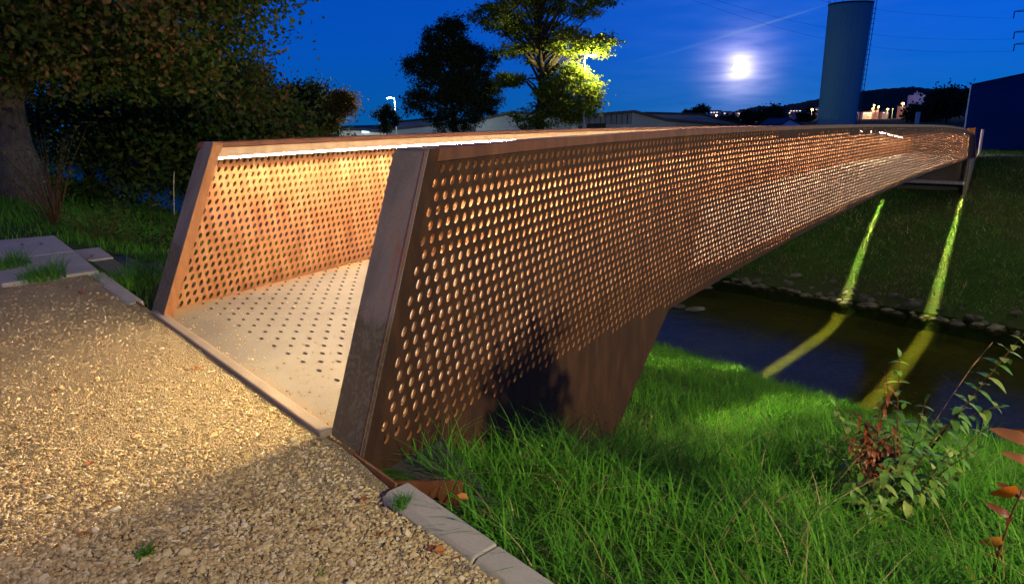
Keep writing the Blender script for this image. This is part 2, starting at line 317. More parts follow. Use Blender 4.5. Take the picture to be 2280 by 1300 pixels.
# ------------------------------------------------------------------ bridge geometry
nodes = np.array([(-.73, 2.76), (.2, 4.6), (1.85, 7.4), (3.45, 9.6), (5.4, 12.0), (8.6, 15.9), (12.3, 20.0), (16.6, 25.0), (21.5, 31.2), (22.5, 32.25), (23.6, 33.15), (24.6, 33.8)])
def catmull(P, n=40):
    P = np.vstack([2*P[0]-P[1], P, 2*P[-1]-P[-2]]); o = []
    for i in range(1, len(P)-2):
        for t in np.linspace(0, 1, n, endpoint=False):
            a, b, c, d = P[i-1:i+3]; o.append(.5*((2*b)+(-a+c)*t+(2*a-5*b+4*c-d)*t*t+(-a+3*b-3*c+d)*t**3))
    o.append(P[-2]); return np.array(o)
CV = catmull(nodes)
for _ in range(400): CV[1:-1] = .25*CV[:-2]+.5*CV[1:-1]+.25*CV[2:]
SV = np.r_[0, np.cumsum(np.hypot(*np.diff(CV, axis=0).T))]
TV = np.gradient(CV, axis=0); TV /= np.hypot(*TV.T)[:, None]
def plan(s, off=0.0):
    """point `off` metres to the left of the right-hand wall at distance s"""
    s = np.asarray(s, float)
    x = np.interp(s, SV, CV[:, 0]); y = np.interp(s, SV, CV[:, 1]); tx = np.interp(s, SV, TV[:, 0]); ty = np.interp(s, SV, TV[:, 1])
    x = x+np.where(s < 0, s*TV[0, 0], 0)+np.where(s > SV[-1], (s-SV[-1])*TV[-1, 0], 0); y = y+np.where(s < 0, s*TV[0, 1], 0)+np.where(s > SV[-1], (s-SV[-1])*TV[-1, 1], 0)
    return np.stack([x-ty*off, y+tx*off], -1)
LEN = 37.6; WID = 3.25
def ztop(s): return np.interp(s, [0, 2, 5, 7.6, 10.9, 16, 23.4, 26.2, 30.4, 32.8, 36.0, 38.5], [1.37, 1.378, 1.373, 1.36, 1.335, 1.28, 1.15, 1.085, .95, .845, .60, .42])
def zbot(s): return np.interp(s, [0, .8, 3.2, 5.5, 7, 9, 11.5, 15, 19.5, 23.5, 28, 34.6, 38], [-.06, -.21, -.44, -.645, -.69, -.66, -.61, -.55, -.42, -.36, -.40, -.55, -.6])
def zdeck(s): return np.interp(s, [0, 3.7, 5.6, 7.5, 10, 13, 17, 20, 23.5, 28, 37], [.0, -.05, -.28, -.46, -.50, -.46, -.40, -.31, -.26, -.29, -.47])
def zleg(s):   # the wall plate runs down beside the abutment as a leg
    lo = np.interp(s, [0, .6, 3.9, 4.57, 5.46], [-.45, -.75, -1.80, -1.31, -.645]); far = np.interp(s, [30, 33, 36.5], [9, 9, 9])
    return np.where(s < 5.46, np.minimum(lo, zbot(s)), zbot(s))
def rake(s): return .5*(1-np.asarray(s, float)/18.0)
def W3(u, v, off):
    """lattice (u along, v height) -> world"""
    s = u+v*rake(u); p = plan(s, off); return np.stack([p[..., 0], p[..., 1], np.broadcast_to(v, p[..., 0].shape)], -1)
BR = thing('footbridge', 'long rusty perforated steel footbridge lit from inside, crossing the river', 'bridge')
PB = .0705

def perforated(name, u0, u1, off, a_of, t=.014, holes_left=True, near_seg=14):
    V = []; UVs = []; quads = []; tris = []
    # column stations per parity
    us = [u0+.10]
    while us[-1] < u1-.10: us.append(us[-1]+a_of(us[-1])/2)
    us[-1] = u1-.02 if us[-1] > u1 else us[-1]
    us = np.array(us); H = np.concatenate([[u0], us, [u1]])      # half-step stations
    vmin, vmax = -1.95, 1.45; rows = np.arange(int(vmin/PB)-1, int(vmax/PB)+2)
    nst = len(H)
    def emit_poly(P, rev):                                       # P list of (u,v) ; n-gon front & back
        pass
    def add(uv):
        o = len(V); V.extend(uv); return o
    cells = []
    for j in rows:
        st = 1 if j % 2 == 0 else 0
        i = 0; bounds = []
        ks = [0]+list(range(1+st, nst-1, 2))
        if ks[-1] != nst-1: ks.append(nst-1)
        if st and ks[1] == 1+st and False: pass
        for k0, k1 in zip(ks[:-1], ks[1:]): cells.append((j, k0, k1))
    for j, k0, k1 in cells:
        ua, ub = H[k0], H[k1]; va, vb = (j-.5)*PB, (j+.5)*PB; full = (k1-k0 == 2) and k0 > 0 and k1 < nst-1 and ua < 35.2
        um = H[k0+1] if k1-k0 == 2 else (ua+ub)/2
        def ct(u, v): return min(max(v, float(zleg(np.float64(u)))), float(ztop(u)))
        O = [(ua, va), (um, va), (ub, va), (ub, (va+vb)/2), (ub, vb), (um, vb), (ua, vb), (ua, (va+vb)/2)]
        C = [(u, ct(u, v)) for u, v in O]
        cl = any(abs(c[1]-o[1]) > 1e-9 for c, o in zip(C, O))
        if cl:
            if max(C[6][1]-C[0][1], C[4][1]-C[2][1], C[5][1]-C[1][1]) < 1e-4: continue
        top_ok = vb < ztop(ua)-.045 and vb < ztop(ub)-.045
        legsolid = (ua < 5.6 and vb < zbot(ua)-.0)
        hole = full and not cl and top_ok and va > zleg(np.float64(ua))+.03 and va > zleg(np.float64(ub))+.03 and not (ua < 5.7 and va < float(zbot(ua))+.015) 
        if hole and ua > 9 and abs((va+vb)/2-float(ztop(ua))+.135) < .042 and rnd.random() < .72: hole = False
        if not hole:
            oo = add(C)
            quads += [(oo, oo+1, oo+5, oo+6, 0), (oo+1, oo+2, oo+4, oo+5, 0)]   # flagged faces
        else:
            n = 16 if ua < near_seg else 8
            a = (ub-ua); rx = min(a*.235, .0215) if ua < 6 else min(a*.28, .044); ry = .0240 if ua < 9 else .0265; c = ((ua+ub)/2, (va+vb)/2)
            I = [(c[0]+rx*math.cos(2*PI*k/n-3*PI/4), c[1]+ry*math.sin(2*PI*k/n-3*PI/4)) for k in range(n)]
            oo = add(C); ii = add(I); r = n//8
            for k in range(8):
                k2 = (k+1) % 8
                ring = [ii+(k*r+q) % n for q in range(r+1)]
                if r == 1: quads.append((oo+k, oo+k2, ring[1], ring[0], 1))
                else:
                    tris.append((oo+k, ring[1], ring[0])); quads.append((oo+k, oo+k2, ring[2], ring[1], 1)) 
            cells_h.append((ii, n, ua < 5.6 and va < float(zbot(ua))+.02))
    return V, quads, tris
def perforated_panel(name, u0, u1, off_out, off_in, a_of, near_seg=14):
    global cells_h; cells_h = []
    V, quads, tris = perforated(name, u0, u1, 0, a_of, near_seg=near_seg)
    V = np.array(V); nV = len(V)
    tk = np.interp(V[:, 0], [0, 6, 14, 36], [.014, .011, .005, .004]); sg_ = 1 if off_in > off_out else -1
    out = W3(V[:, 0], V[:, 1], off_out); inn = W3(V[:, 0], V[:, 1], off_out+sg_*tk)
    Qd = np.array([q[:4] for q in quads]); Tr = np.array(tris).reshape(-1, 3)
    J = []
    jm = []
    for ii, n, dk in cells_h:
        for k in range(n): k2 = (k+1) % n; J.append((ii+k, ii+k2, ii+k2+nV, ii+k+nV)); jm.append(1 if dk else 0)
    J = np.array(J)
    faces = [np.concatenate([Qd, Qd[:, ::-1]+nV, J]), np.concatenate([Tr, Tr[:, ::-1]+nV])]
    if off_out < off_in: pass
    else: faces = [f[:, ::-1] for f in faces]
    me = arrmesh(name, np.concatenate([out, inn]), faces)
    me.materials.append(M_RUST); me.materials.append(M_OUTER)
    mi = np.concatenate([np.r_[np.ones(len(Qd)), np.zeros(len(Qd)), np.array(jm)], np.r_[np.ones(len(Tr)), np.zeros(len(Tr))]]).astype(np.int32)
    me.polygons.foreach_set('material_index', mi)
    return link(name, me, None, BR)
a_right = lambda u: float(np.interp(u, [0, 1, 5, 12, 36], [.088, .092, .115, .135, .15]))
a_left = lambda u: float(np.interp(u, [0, 5, 12, 36], [.068, .075, .11, .15]))
US_L = 1.22
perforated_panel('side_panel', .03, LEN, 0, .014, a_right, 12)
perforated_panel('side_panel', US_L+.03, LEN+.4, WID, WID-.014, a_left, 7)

def sweep(name, prof, u0, u1, off0, sgn, m, zf, parent=BR, step=.5, raked=True, smooth=False):
    """prof: list of (inward, dz) ; swept along the wall top"""
    us = np.linspace(u0, u1, int((u1-u0)/step)+2); V = []
    for u in us:
        for x, dz in prof:
            v = float(zf(u))+dz; V.append(W3(np.float64(u), np.float64(v), off0+sgn*x) if raked else np.array([*plan(u, off0+sgn*x), v]))
    n = len(prof); f = []
    for i in range(len(us)-1):
        for k in range(n): k2 = (k+1) % n; f.append((i*n+k, i*n+k2, (i+1)*n+k2, (i+1)*n+k))
    caps = [np.array([list(range(n))[::-1]]), np.array([[(len(us)-1)*n+k for k in range(n)]])]
    fa = np.array(f)
    if sgn > 0: fa = fa[:, ::-1]
    return link(name, arrmesh(name, V, [fa]+caps, smooth=smooth), m, parent)
def ztopf(u): return ztop(u)
for off0, sgn, u0, u1 in ((0, 1, .135, LEN), (WID, -1, US_L+.0, LEN+.4)):
    sweep('handrail', [(-.010, -.062), (-.010, -.004), (-.004, .004), (.178, .004), (.190, -.004), (.190, -.042), (.150, -.048), (.02, -.048), (.0, -.062)], u0, u1, off0, sgn, M_RAIL, ztopf)
    sweep('lamp_housing', [(.085, -.0485), (.150, -.0485), (.158, -.128), (.085, -.128)], u0+.09, u1-.1, off0, sgn, M_HOUS, ztopf)
    led = sweep('led_strip', [(.112, -.1285), (.156, -.1285), (.156, -.132), (.134, -.146), (.112, -.146)], u0+.12, u1-.12, off0, sgn, M_HOUS, ztopf, step=1.0)
    led.data.materials.clear(); led.data.materials.append(M_HOUS); led.data.materials.append(M_LED)
    led.data.polygons.foreach_set('material_index', np.array([1 if (p.index % 5) == 2 and p.loop_total == 4 else 0 for p in led.data.polygons], np.int32))
    # bottom flange closing the near abutment bay
    sweep('soffit_flange', [(.0145, -.03), (.0145, .0), (.34, .0), (.34, -.03)], u0+.05, 5.5, off0, sgn, M_RAIL, lambda u: zbot(u)+.03, raked=False)
    sweep('bottom_chord', [(.0145, -.02), (.0145, .035), (.05, .035), (.05, -.02)], 5.5, u1-.05, off0, sgn, M_RAIL, lambda u: zbot(u)+.02, raked=False)

# deck with its own staggered perforation
def ustart(off): return US_L*off/WID
def deck():
    V = []; uv = []; quads = []; J = []
    PA, PW = .18, .107; W0, W1 = .056, WID-.056; rows = int((W1-W0)/PW); PWr = (W1-W0)/rows; n = 8
    ncol = int(LEN/PA); halves = np.linspace(0, 1, 2*ncol+1)
    for j in range(rows):
        oa, ob = W0+j*PWr, W0+(j+1)*PWr; st = j % 2
        ks = list(range(st, 2*ncol+1, 2)); ks = ([0] if st else [])+ks
        if ks[-1] != 2*ncol: ks.append(2*ncol)
        for k0, k1 in zip(ks[:-1], ks[1:]):
            km = (k0+k1)/2/(2*ncol); ka, kb = k0/(2*ncol), k1/(2*ncol)
            O = [(ka, oa), (km, oa), (kb, oa), (kb, (oa+ob)/2), (kb, ob), (km, ob), (ka, ob), (ka, (oa+ob)/2)]
            oo = len(V); V += O
            skip = (k1-k0 < 2) or km < .012 or rnd.random() < .01
            if skip: quads += [(oo, oo+1, oo+5, oo+6), (oo+1, oo+2, oo+4, oo+5)]
            else:
                rr = .030; L_ = LEN; c = (km, (oa+ob)/2); ii = len(V)
                V += [(c[0]+rr*.5/L_*math.cos(2*PI*k/n-3*PI/4), c[1]+rr*math.sin(2*PI*k/n-3*PI/4)) for k in range(n)]
                for k in range(8): k2 = (k+1) % 8; quads.append((oo+k, oo+k2, ii+k2, ii+k)); J.append((ii+k, ii+k2))
    V = np.array(V); off = V[:, 1]; u = ustart(off)+V[:, 0]*(LEN-.02+(.4*off/WID)-ustart(off)); p = plan(u, off); z = zdeck(u)
    topv = np.c_[p, z]; bot = np.c_[p, z-.02]; nV = len(V); Qd = np.array(quads); J = np.array(J)
    return arrmesh('deck', np.r_[topv, bot], [np.concatenate([Qd, Qd[:, ::-1]+nV, np.c_[J, J[:, ::-1]+nV]])], uv=np.r_[np.c_[u-ustart(off), off], np.c_[u, off]])
link('deck', deck(), M_DECK, BR)
cb = MB()                                                        # cross beams under the deck
for s in np.arange(2.4, 35, 2.4):
    a = plan(s, .05); b_ = plan(s, WID-.05); t = (b_-a); t /= np.hypot(*t); nrm_ = np.array([t[1], -t[0]])*.02; z = float(zdeck(s))-.021; zb = max(float(zbot(s))+.03, z-.16)
    cb.prism([(*(a-nrm_), zb), (*(b_-nrm_), zb), (*(b_+nrm_), zb), (*(a+nrm_), zb)], [(*(a-nrm_), z), (*(b_-nrm_), z), (*(b_+nrm_), z), (*(a+nrm_), z)])
    cb.build('cross_beam', M_RAIL, BR); cb = MB()

# end posts: skewed raked plates with a return lip, at both ends
e_dir = np.array([.666, -.746])                                  # along the path edge
def end_post(u0, off0, sgn, zb, far=False):
    O0 = plan(u0, off0-sgn*.012); rk = float(rake(u0)); d = 1 if not far else -1
    t = plan(u0+.1*d, off0)-plan(u0, off0); t /= np.hypot(*t)
    edir = -e_dir*sgn; wface = .33
    zt = float(ztop(u0))+.006; rings = []
    # profile in plan: outer corner, inner corner, return, back
    prof = [np.array([0, 0])-t*.005, edir*wface-t*.005, edir*wface+t*.10, edir*(wface-.05)+t*.115, edir*.10+t*.07, t*.085]
    hs = [zb, 0, .4, .8, zt-.03, zt-.01, zt]
    shrink = [0, 0, 0, 0, 0, .008, .03]
    for h, sh in zip(hs, shrink):
        s = h*rk; base = plan(u0+s, off0-sgn*.012)
        rings.append([(*(base+p-(edir*sh if k in (1, 2, 3) else 0)), h) for k, p in enumerate(prof)])
    n = len(prof); V = [v for r in rings for v in r]
    f = [(i*n+k, i*n+(k+1) % n, (i+1)*n+(k+1) % n, (i+1)*n+k) for i in range(len(hs)-1) for k in range(n)]
    f = np.array(f); fl = (sgn > 0) != far
    if fl: f = f[:, ::-1]
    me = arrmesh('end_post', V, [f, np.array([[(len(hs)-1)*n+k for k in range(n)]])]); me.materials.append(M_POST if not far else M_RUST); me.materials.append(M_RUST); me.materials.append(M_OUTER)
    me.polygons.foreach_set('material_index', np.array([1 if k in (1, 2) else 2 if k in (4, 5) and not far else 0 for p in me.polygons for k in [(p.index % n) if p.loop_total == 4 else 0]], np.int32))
    o = link('end_post', me, None, BR)
    bv = o.modifiers.new('b', 'BEVEL'); bv.width = .006; bv.segments = 2; bv.limit_method = 'ANGLE'
    return o
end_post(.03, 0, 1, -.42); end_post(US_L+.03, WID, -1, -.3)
end_post(LEN, 0, 1, -.9, True); end_post(LEN+.4, WID, -1, -.9, True)
# sill along the path edge between the posts
sb = MB()
def edge_pt(q, m): return xy(q, m)
sb.prism([(*xy(-.055, 2.86), -.15), (*xy(.03, 2.86), -.15), (*xy(.03, 5.95), -.15), (*xy(-.055, 5.95), -.15)], [(*xy(-.04, 2.86), .028), (*xy(.028, 2.86), .035), (*xy(.028, 5.95), .035), (*xy(-.04, 5.95), .028)])
o = sb.build('door_sill'.replace('door_', ''), conc_mat('sill_steel', (.20, .16, .14), .3, .6), BR); bv = o.modifiers.new('b', 'BEVEL'); bv.width = .012; bv.segments = 3

def deck_sampler(n):
    off = .1+(WID-.2)*rng.random(n); a = rng.random(n)**3.2*1.3; u = ustart(off)+.02+a; p = plan(u, off); return np.c_[p, zdeck(u)-.0005]
o = stones(1500, deck_sampler, .0022, .010, 5, M_STONE, 'grit', .5); tag(o, 'sand and small stones trodden onto the start of the bridge deck', 'grit')

# near abutment under the deck and far abutment
ab = MB(); P = [xy(.06, 2.7), xy(.5, 2.75), xy(.5, 6.0), xy(.06, 6.0)]
a0, a1, a2, a3 = [plan(s, o_) for s, o_ in ((.25, .06), (1.2, .06), (2.4, WID-.06), (1.5, WID-.06))]
ab.prism([(*p, -2.0) for p in (a0, a1, a2, a3)], [(*p, -.10) for p in (a0, a1, a2, a3)])
tag(ab.build('abutment', M_CONCD), 'dark concrete abutment hidden below the near end of the footbridge', 'abutment')
fa = thing('abutment', 'concrete abutment with ledge carrying the far end of the footbridge', 'abutment')
ab = MB(); c = [plan(s, o_) for s, o_ in ((36.2, -.0), (38.4, -.0), (38.8, WID+.15), (36.6, WID+.15))]
ab.prism([(*p, -3.2) for p in c], [(*p, -.62) for p in c]); ab.build('wall', M_CONCD, fa)
ab = MB(); c = [plan(s, o_) for s, o_ in ((35.4, -.05), (36.2, -.02), (36.6, WID+.15), (35.8, WID+.15))]
ab.prism([(*p, -1.74) for p in c], [(*p, -1.62) for p in c]); ab.build('ledge', M_CONC, fa)
ab = MB(); c = [plan(s, o_) for s, o_ in ((35.5, -.12), (37.4, -.12), (37.4, -.02), (35.5, -.02))]
ab.prism([(*p, -2.6) for p in c], [(*p, -.60) for p in c]); ab.build('wing_wall', M_CONCD, fa)

# steel edging tray beside the near post
tr_ = thing('edging_tray', 'rusty steel edging tray filled with dark grit beside the near bridge post', 'tray')
def wallbox(p0, p1, th, z0, z1, mat_, name, parent, ztop2=None):
    p0 = np.array(p0, float); p1 = np.array(p1, float); t = (p1-p0)/np.hypot(*(p1-p0)); n_ = np.array([-t[1], t[0]])*th
    mb = MB(); z2 = z1 if ztop2 is None else ztop2
    mb.prism([(*p0, z0), (*p1, z0), (*(p1+n_), z0), (*(p0+n_), z0)], [(*p0, z1), (*p1, z2), (*(p1+n_), z2), (*(p0+n_), z1)]); return mb.build(name, mat_, parent)
wallbox(xy(-.004, 2.60), xy(-.004, 2.235), .012, -.3, .002, M_RUST, 'front_plate', tr_)
wallbox(xy(.008, 2.247), xy(.25, 2.09), .012, -.34, -.0, M_RAIL, 'side_plate', tr_, -.03)
mb = MB(); mb.prism([(*xy(.012, 2.6), -.34), (*xy(.012, 2.26), -.34), (*xy(.42, 2.0), -.34), (*xy(.62, 2.75), -.34)], [(*xy(.012, 2.6), -.15), (*xy(.012, 2.26), -.15), (*xy(.42, 2.0), -.2), (*xy(.62, 2.75), -.2)])
mb.build('grit', conc_mat('dark_grit', (.05, .05, .05), .5), tr_)

# kerb stones along the path edge
kerb = bpy.data.objects.new('kerb', None); sc.collection.objects.link(kerb); tag(kerb, 'line of concrete kerb stones along the edge of the gravel path', kind='structure')
def kerb_stone(m0, m1, dz=0, skew=0):
    mb = MB()
    pr = [(-.095, -.2), (-.095, -.012), (-.065, .014), (.035, .014), (.035, -.2)]
    lo = [(*xy(q+skew*.0, m0), z+dz) for q, z in pr]; hi = [(*xy(q+skew*.012, m1), z+dz) for q, z in pr]
    mb.add(lo+hi, [(4, 3, 2, 1, 0)][:1]+[(5, 6, 7, 8, 9)]+[(i, (i+1) % 5, 5+(i+1) % 5, 5+i) for i in range(5)])
    o = mb.build('kerb_stone', M_CONC, kerb); bv = o.modifiers.new('b', 'BEVEL'); bv.width = .006; bv.segments = 2; return o
kerb_stone(2.19, 1.605, .0, 0); kerb_stone(1.597, .60, -.004, 1); kerb_stone(.592, -.40, 0)
kerb_stone(6.52, 7.5, -.02); kerb_stone(7.508, 8.22, -.02, 1)
wallbox(xy(-.03, 6.49), xy(-.03, 6.22), .012, -.25, .01, M_RUST, 'edging_plate', BR)

# concrete slab landing and steps on the left
st = thing('concrete_steps', 'pale concrete landing slab with steps leading down to the river', 'steps')
def slab(pts, z, th, mat_, name):
    mb = MB(); mb.prism([(*xy(*p), z-th) for p in pts], [(*xy(*p), z) for p in pts]); o = mb.build(name, mat_, st)
    bv = o.modifiers.new('b', 'BEVEL'); bv.width = .008; bv.segments = 2; return o
slab([(-.9, 9.78), (.03, 9.78), (.05, 11.5), (-.75, 11.65)], .03, .2, M_SLABA, 'slab')
slab([(-.85, 8.22), (-.0, 8.20), (.03, 9.77), (-.9, 9.77)], .026, .2, M_CONC, 'slab')
slab([(.05, 9.95), (.47, 9.95), (.50, 10.98), (.05, 10.98)], -.14, .2, M_SLABA, 'step')
slab([(.05, 8.6), (.47, 8.6), (.47, 9.94), (.05, 9.94)], -.16, .2, M_CONCD, 'step')
slab([(.48, 8.6), (.85, 8.6), (.85, 11.1), (.51, 11.1)], -.33, .2, M_CONCD, 'step')
slab([(.86, 8.6), (1.25, 8.6), (1.25, 11.1), (.86, 11.1)], -.50, .2, M_CONCD, 'step')

# ------------------------------------------------------------------ grass
def blades(n, sampler, hmin, hmax, wid, mat_, name, segs=3, lean=.5, label=None):
    P = sampler(n); n = len(P)
    h = hmin+(hmax-hmin)*rng.random(n)**1.3; a = rng.random(n)*2*PI
    clump = np.sin(P[:, 0]*3.3+1.7*np.sin(P[:, 1]*2.9))*np.cos(P[:, 1]*3.7+np.sin(P[:, 0]*2.1)); h = h*(1+.5*clump)*np.clip(np.hypot(P[:, 0]-2.0, P[:, 1]-3.35)/.45, .3, 1)
    ln = lean*(.4+rng.random(n)); la = a+(rng.random(n)-.5)*1.2+1.2*clump; dx, dy = np.cos(la)*ln*h, np.sin(la)*ln*h
    wx, wy = -np.sin(la)*wid*(.6+.8*rng.random(n)), np.cos(la)*wid*(.6+.8*rng.random(n))
    V = []; 
    for k in range(segs+1):
        t = k/segs; cx = P[:, 0]+dx*t**1.9; cy_ = P[:, 1]+dy*t**1.9; cz = P[:, 2]+h*(t-.28*ln*t**2.5); ww = (1-t**1.6)*.5
        if k < segs: V.append(np.stack([cx-wx*ww, cy_-wy*ww, cz], -1)); V.append(np.stack([cx+wx*ww, cy_+wy*ww, cz], -1))
        else: V.append(np.stack([cx, cy_, cz], -1))
    V = np.stack(V, 1); nv = V.shape[1]; base = (np.arange(n)*nv)[:, None]
    q4 = np.concatenate([base+np.array([2*k, 2*k+1, 2*k+3, 2*k+2]) for k in range(segs-1)]) if segs > 1 else []
    t3 = base+np.array([2*segs-2, 2*segs-1, 2*segs])
    o = link(name, arrmesh(name, V.reshape(-1, 3), [x for x in (q4, t3) if len(x)], smooth=True), mat_); return tag(o, label, 'grass', kind='stuff')
def not_bridge(q, m):
    return ~((q < .30) & (m > 2.0) & (m < 6.5)) & ~((q > -1) & (q < 1.3) & (m > 8.1) & (m < 11.7))
def under_bridge(x, y):   # strip under the deck
    s = np.interp(x*.66+y*.75, CV[:, 0]*.66+CV[:, 1]*.75, SV); p = plan(s); o = (x-p[:, 0])*-.72+(y-p[:, 1])*.69
    return (o > -.03) & (o < WID)
def bank_sampler(q0, q1, m0, m1, patch=0, avoid=True):
    def f(n):
        q = q0+(q1-q0)*rng.random(n); m = m0+(m1-m0)*rng.random(n); x, y = xy(q, m)
        k = not_bridge(q, m) & ~((q < .05) & (m < 8.3) & (m > -9))
        if avoid: k &= ~(under_bridge(x, y) & (q < 3.8))
        k &= (y > .3)
        q, m, x, y = q[k], m[k], x[k], y[k]
        z = terr(q, m)+(np.sin(q*1.7+m*.9)*np.cos(m*1.3-q*.6)*.05+np.sin(q*.5+2)*np.sin(m*.37)*.12)*((q > .6) & (q < 41))*np.clip(q-.6, 0, 1)
        return np.stack([x, y, z-.01], -1)
    return f
blades(44000, bank_sampler(.05, 4.5, -3.5, 4.6), .10, .36, .0075, M_GRASS, 'grass', 4, 1.05, 'long bright green grass on the bank beside the bridge')
blades(60000, bank_sampler(3.5, 17.0, -4, 16), .14, .38, .013, M_GRASS, 'grass', 2, .9, 'rough green grass on the near slope down to the water')
blades(22000, bank_sampler(-4, 6, 6.6, 26), .08, .26, .014, M_GRASS, 'grass', 2, .6, 'grass around the concrete steps and the big tree')
blades(60000, bank_sampler(28.9, 43, -4, 34), .08, .26, .03, M_GRASSF, 'grass', 1, .6, 'patchy grass on the far river bank')
blades(12000, bank_sampler(2, 16, 16, 110), .2, .5, .07, M_GRASS, 'grass', 1, .6, 'grass along the near bank upstream under the trees')

M_STRAW = island_mat('dead_grass', [(0, (.16, .10, .04)), (.5, (.30, .22, .10)), (1, (.42, .34, .18))], .8, .2, .15)
blades(3200, bank_sampler(.05, 6, -3.5, 5.5), .12, .40, .0055, M_STRAW, 'dead_grass', 4, 1.5, 'scattered dead straw-coloured blades among the green grass')
blades(9000, bank_sampler(28.9, 38, -2, 30), .1, .3, .035, M_STRAW, 'dead_grass', 1, 1.2, 'withered patches in the grass of the far bank')
def tuft(name, label, x, y, z, n, h, spread, m=M_GRASS, wid=.006):
    def f(k):
        a = rng.random(k)*2*PI; r = spread*np.sqrt(rng.random(k)); return np.stack([r*np.cos(a), r*np.sin(a), np.zeros(k)], -1)
    o = blades(n, f, h*.5, h, wid, m, name, 3, .8); o['kind'] = 'thing'; o.location = (x, y, z); tag(o, label, 'grass tuft'); return o
p = on_z(325, 1240, 0); tuft('weed', 'small green weed growing in the shaded gravel', p.x, p.y, .005, 60, .05, .03, wid=.008)
p = on_z(893, 1128, 0); tuft('grass_tuft', 'little grass tuft at the end of the near kerb stone', p.x, p.y, .0, 120, .08, .035, wid=.003)
p = on_z(712, 1285, 0); tuft('weed', 'tiny weed at the bottom edge of the gravel path', p.x, p.y, .003, 40, .03, .02, wid=.006)
p = on_z(95, 622, 0); tuft('grass_tuft', 'green grass tuft leaning over the pale concrete slab', p.x, p.y, .0, 420, .26, .22)
p = on_z(10, 600, 0); tuft('grass_tuft', 'green grass tuft at the far left beside the slab', p.x, p.y, .0, 420, .28, .25)
p = on_z(290, 625, -.1); tuft('grass_tuft', 'tall green grass tuft between the kerb and left bridge post', p.x, p.y, -.15, 700, .36, .38)

# fallen leaves on gravel and slab
lm = MB(); lm.add([(0, -.03, 0), (.018, -.012, .006), (.02, .01, .008), (0, .034, 0), (-.02, .01, .007), (-.018, -.012, .005)], [(0, 1, 2, 3), (0, 3, 4, 5)]); leafme = lm.mesh('fallen_leaf')
M_DEAD = inst_mat('dead_leaf', [(0, (.14, .04, .015)), (.5, (.26, .09, .03)), (1, (.40, .16, .04))], .8); leafme.materials.append(M_DEAD)
LL = ['brown leaf on gravel, left of the pair beside the near kerb', 'brown leaf on gravel touching the near kerb joint', 'red-brown leaf on lit gravel near the left frame edge', 'brown leaf on lit gravel, below the red-brown one', 'brown leaf left of the small green weed', 'lone brown leaf at the shadow edge in the lower left gravel', 'brown leaf on lit gravel left of the bridge sill', 'brown leaf on gravel in front of the concrete slab', 'brown leaf on gravel next to the left kerb stone', 'brown leaf between the two other leaves before the slab', 'dark leaf at the far left corner of the pale slab', 'dark leaf in the middle of the far pale slab', 'brown leaf on the upper concrete step', 'brown leaf near the front of the upper concrete step', 'leaf at the outer side of the near kerb stone', 'brown leaf on shaded gravel below the bridge sill', 'small leaf on lit gravel far left of the sill', 'small leaf on shaded gravel beside the steel tray', 'small leaf on shaded gravel left of the near kerb', 'third leaf of the little cluster beside the near kerb']
for i, (px, py, z, s) in enumerate([(965, 1225, .012, 1), (1010, 1245, .015, .9), (60, 980, .012, 1), (200, 1032, .012, .9), (232, 1120, .012, .8), (186, 1190, .012, 1), (440, 820, .012, .9), (180, 650, .02, 1.2), (225, 665, .02, 1.1), (150, 640, .02, 1), (50, 545, .04, 1.2), (90, 543, .04, 1.1), (205, 570, -.12, 1.2), (195, 577, -.12, 1.1), (1030, 1105, .0, .8), (700, 1180, .012, .8), (120, 870, .012, .7), (810, 1110, .012, .7), (845, 1190, .012, .8), (980, 1225, .02, .9)]):
    lab = LL[i]; p = on_z(px, py, z); o = link('fallen_leaf', leafme); o.location = p; o.rotation_euler = (rnd.uniform(-.4, .4), rnd.uniform(-.4, .4), rnd.uniform(0, 6)); o.scale = (s, s, s)
    tag(o, lab, 'leaf', 'fallen autumn leaves')

# ------------------------------------------------------------------ riprap on the far shore
def rock_mesh(i):
    bm = bmesh.new(); bmesh.ops.create_icosphere(bm, subdivisions=2, radius=1); r = np.random.default_rng(100+i); fs = [(r.standard_normal(3), r.random()*.5+.55) for _ in range(9)]
    for v in bm.verts:
        for n_, d in fs:
            n2 = Vector(n_).normalized(); k = v.co.dot(n2)
            if k > d: v.co -= n2*(k-d)
        v.co.x *= 1.25; v.co.z *= .62
    me = bpy.data.meshes.new('stone'); bm.to_mesh(me); bm.free(); me.materials.append(M_ROCK); return me
rocks = [rock_mesh(i) for i in range(7)]
rb = bpy.data.objects.new('riverbank', None); sc.collection.objects.link(rb); tag(rb, 'stony far shore of the river', kind='structure')
k = 0
for m in np.arange(1, 27, .27):
    for lay in range(4):
        if rnd.random() < (.12, .3, .55, .8)[lay]: continue
        q = 27.85+lay*.38+rnd.uniform(-.22, .22); x, y = xy(q, m+rnd.uniform(-.3, .3)); s = rnd.choice((.12, .15, .19, .26))*(1.25 if 7 < m < 16 and lay > 0 else 1)
        o = link('stone', rocks[k % 7]); k += 1; o.parent = rb; o.location = (x, y, max(float(terr(q, m)), WATER_Z-.05)-s*.12); o.rotation_euler = (rnd.uniform(-.3, .3), rnd.uniform(-.3, .3), rnd.uniform(0, 6)); o.scale = (s, s*rnd.uniform(.8, 1.2), s)
for px, py in ((1513, 683), (1553, 688), (1575, 640), (1540, 690)):
    p = on_z(px, py, WATER_Z); o = link('stone', rocks[k % 7]); k += 1; o.parent = rb; o.location = p; o.scale = (.3, .25, .2)

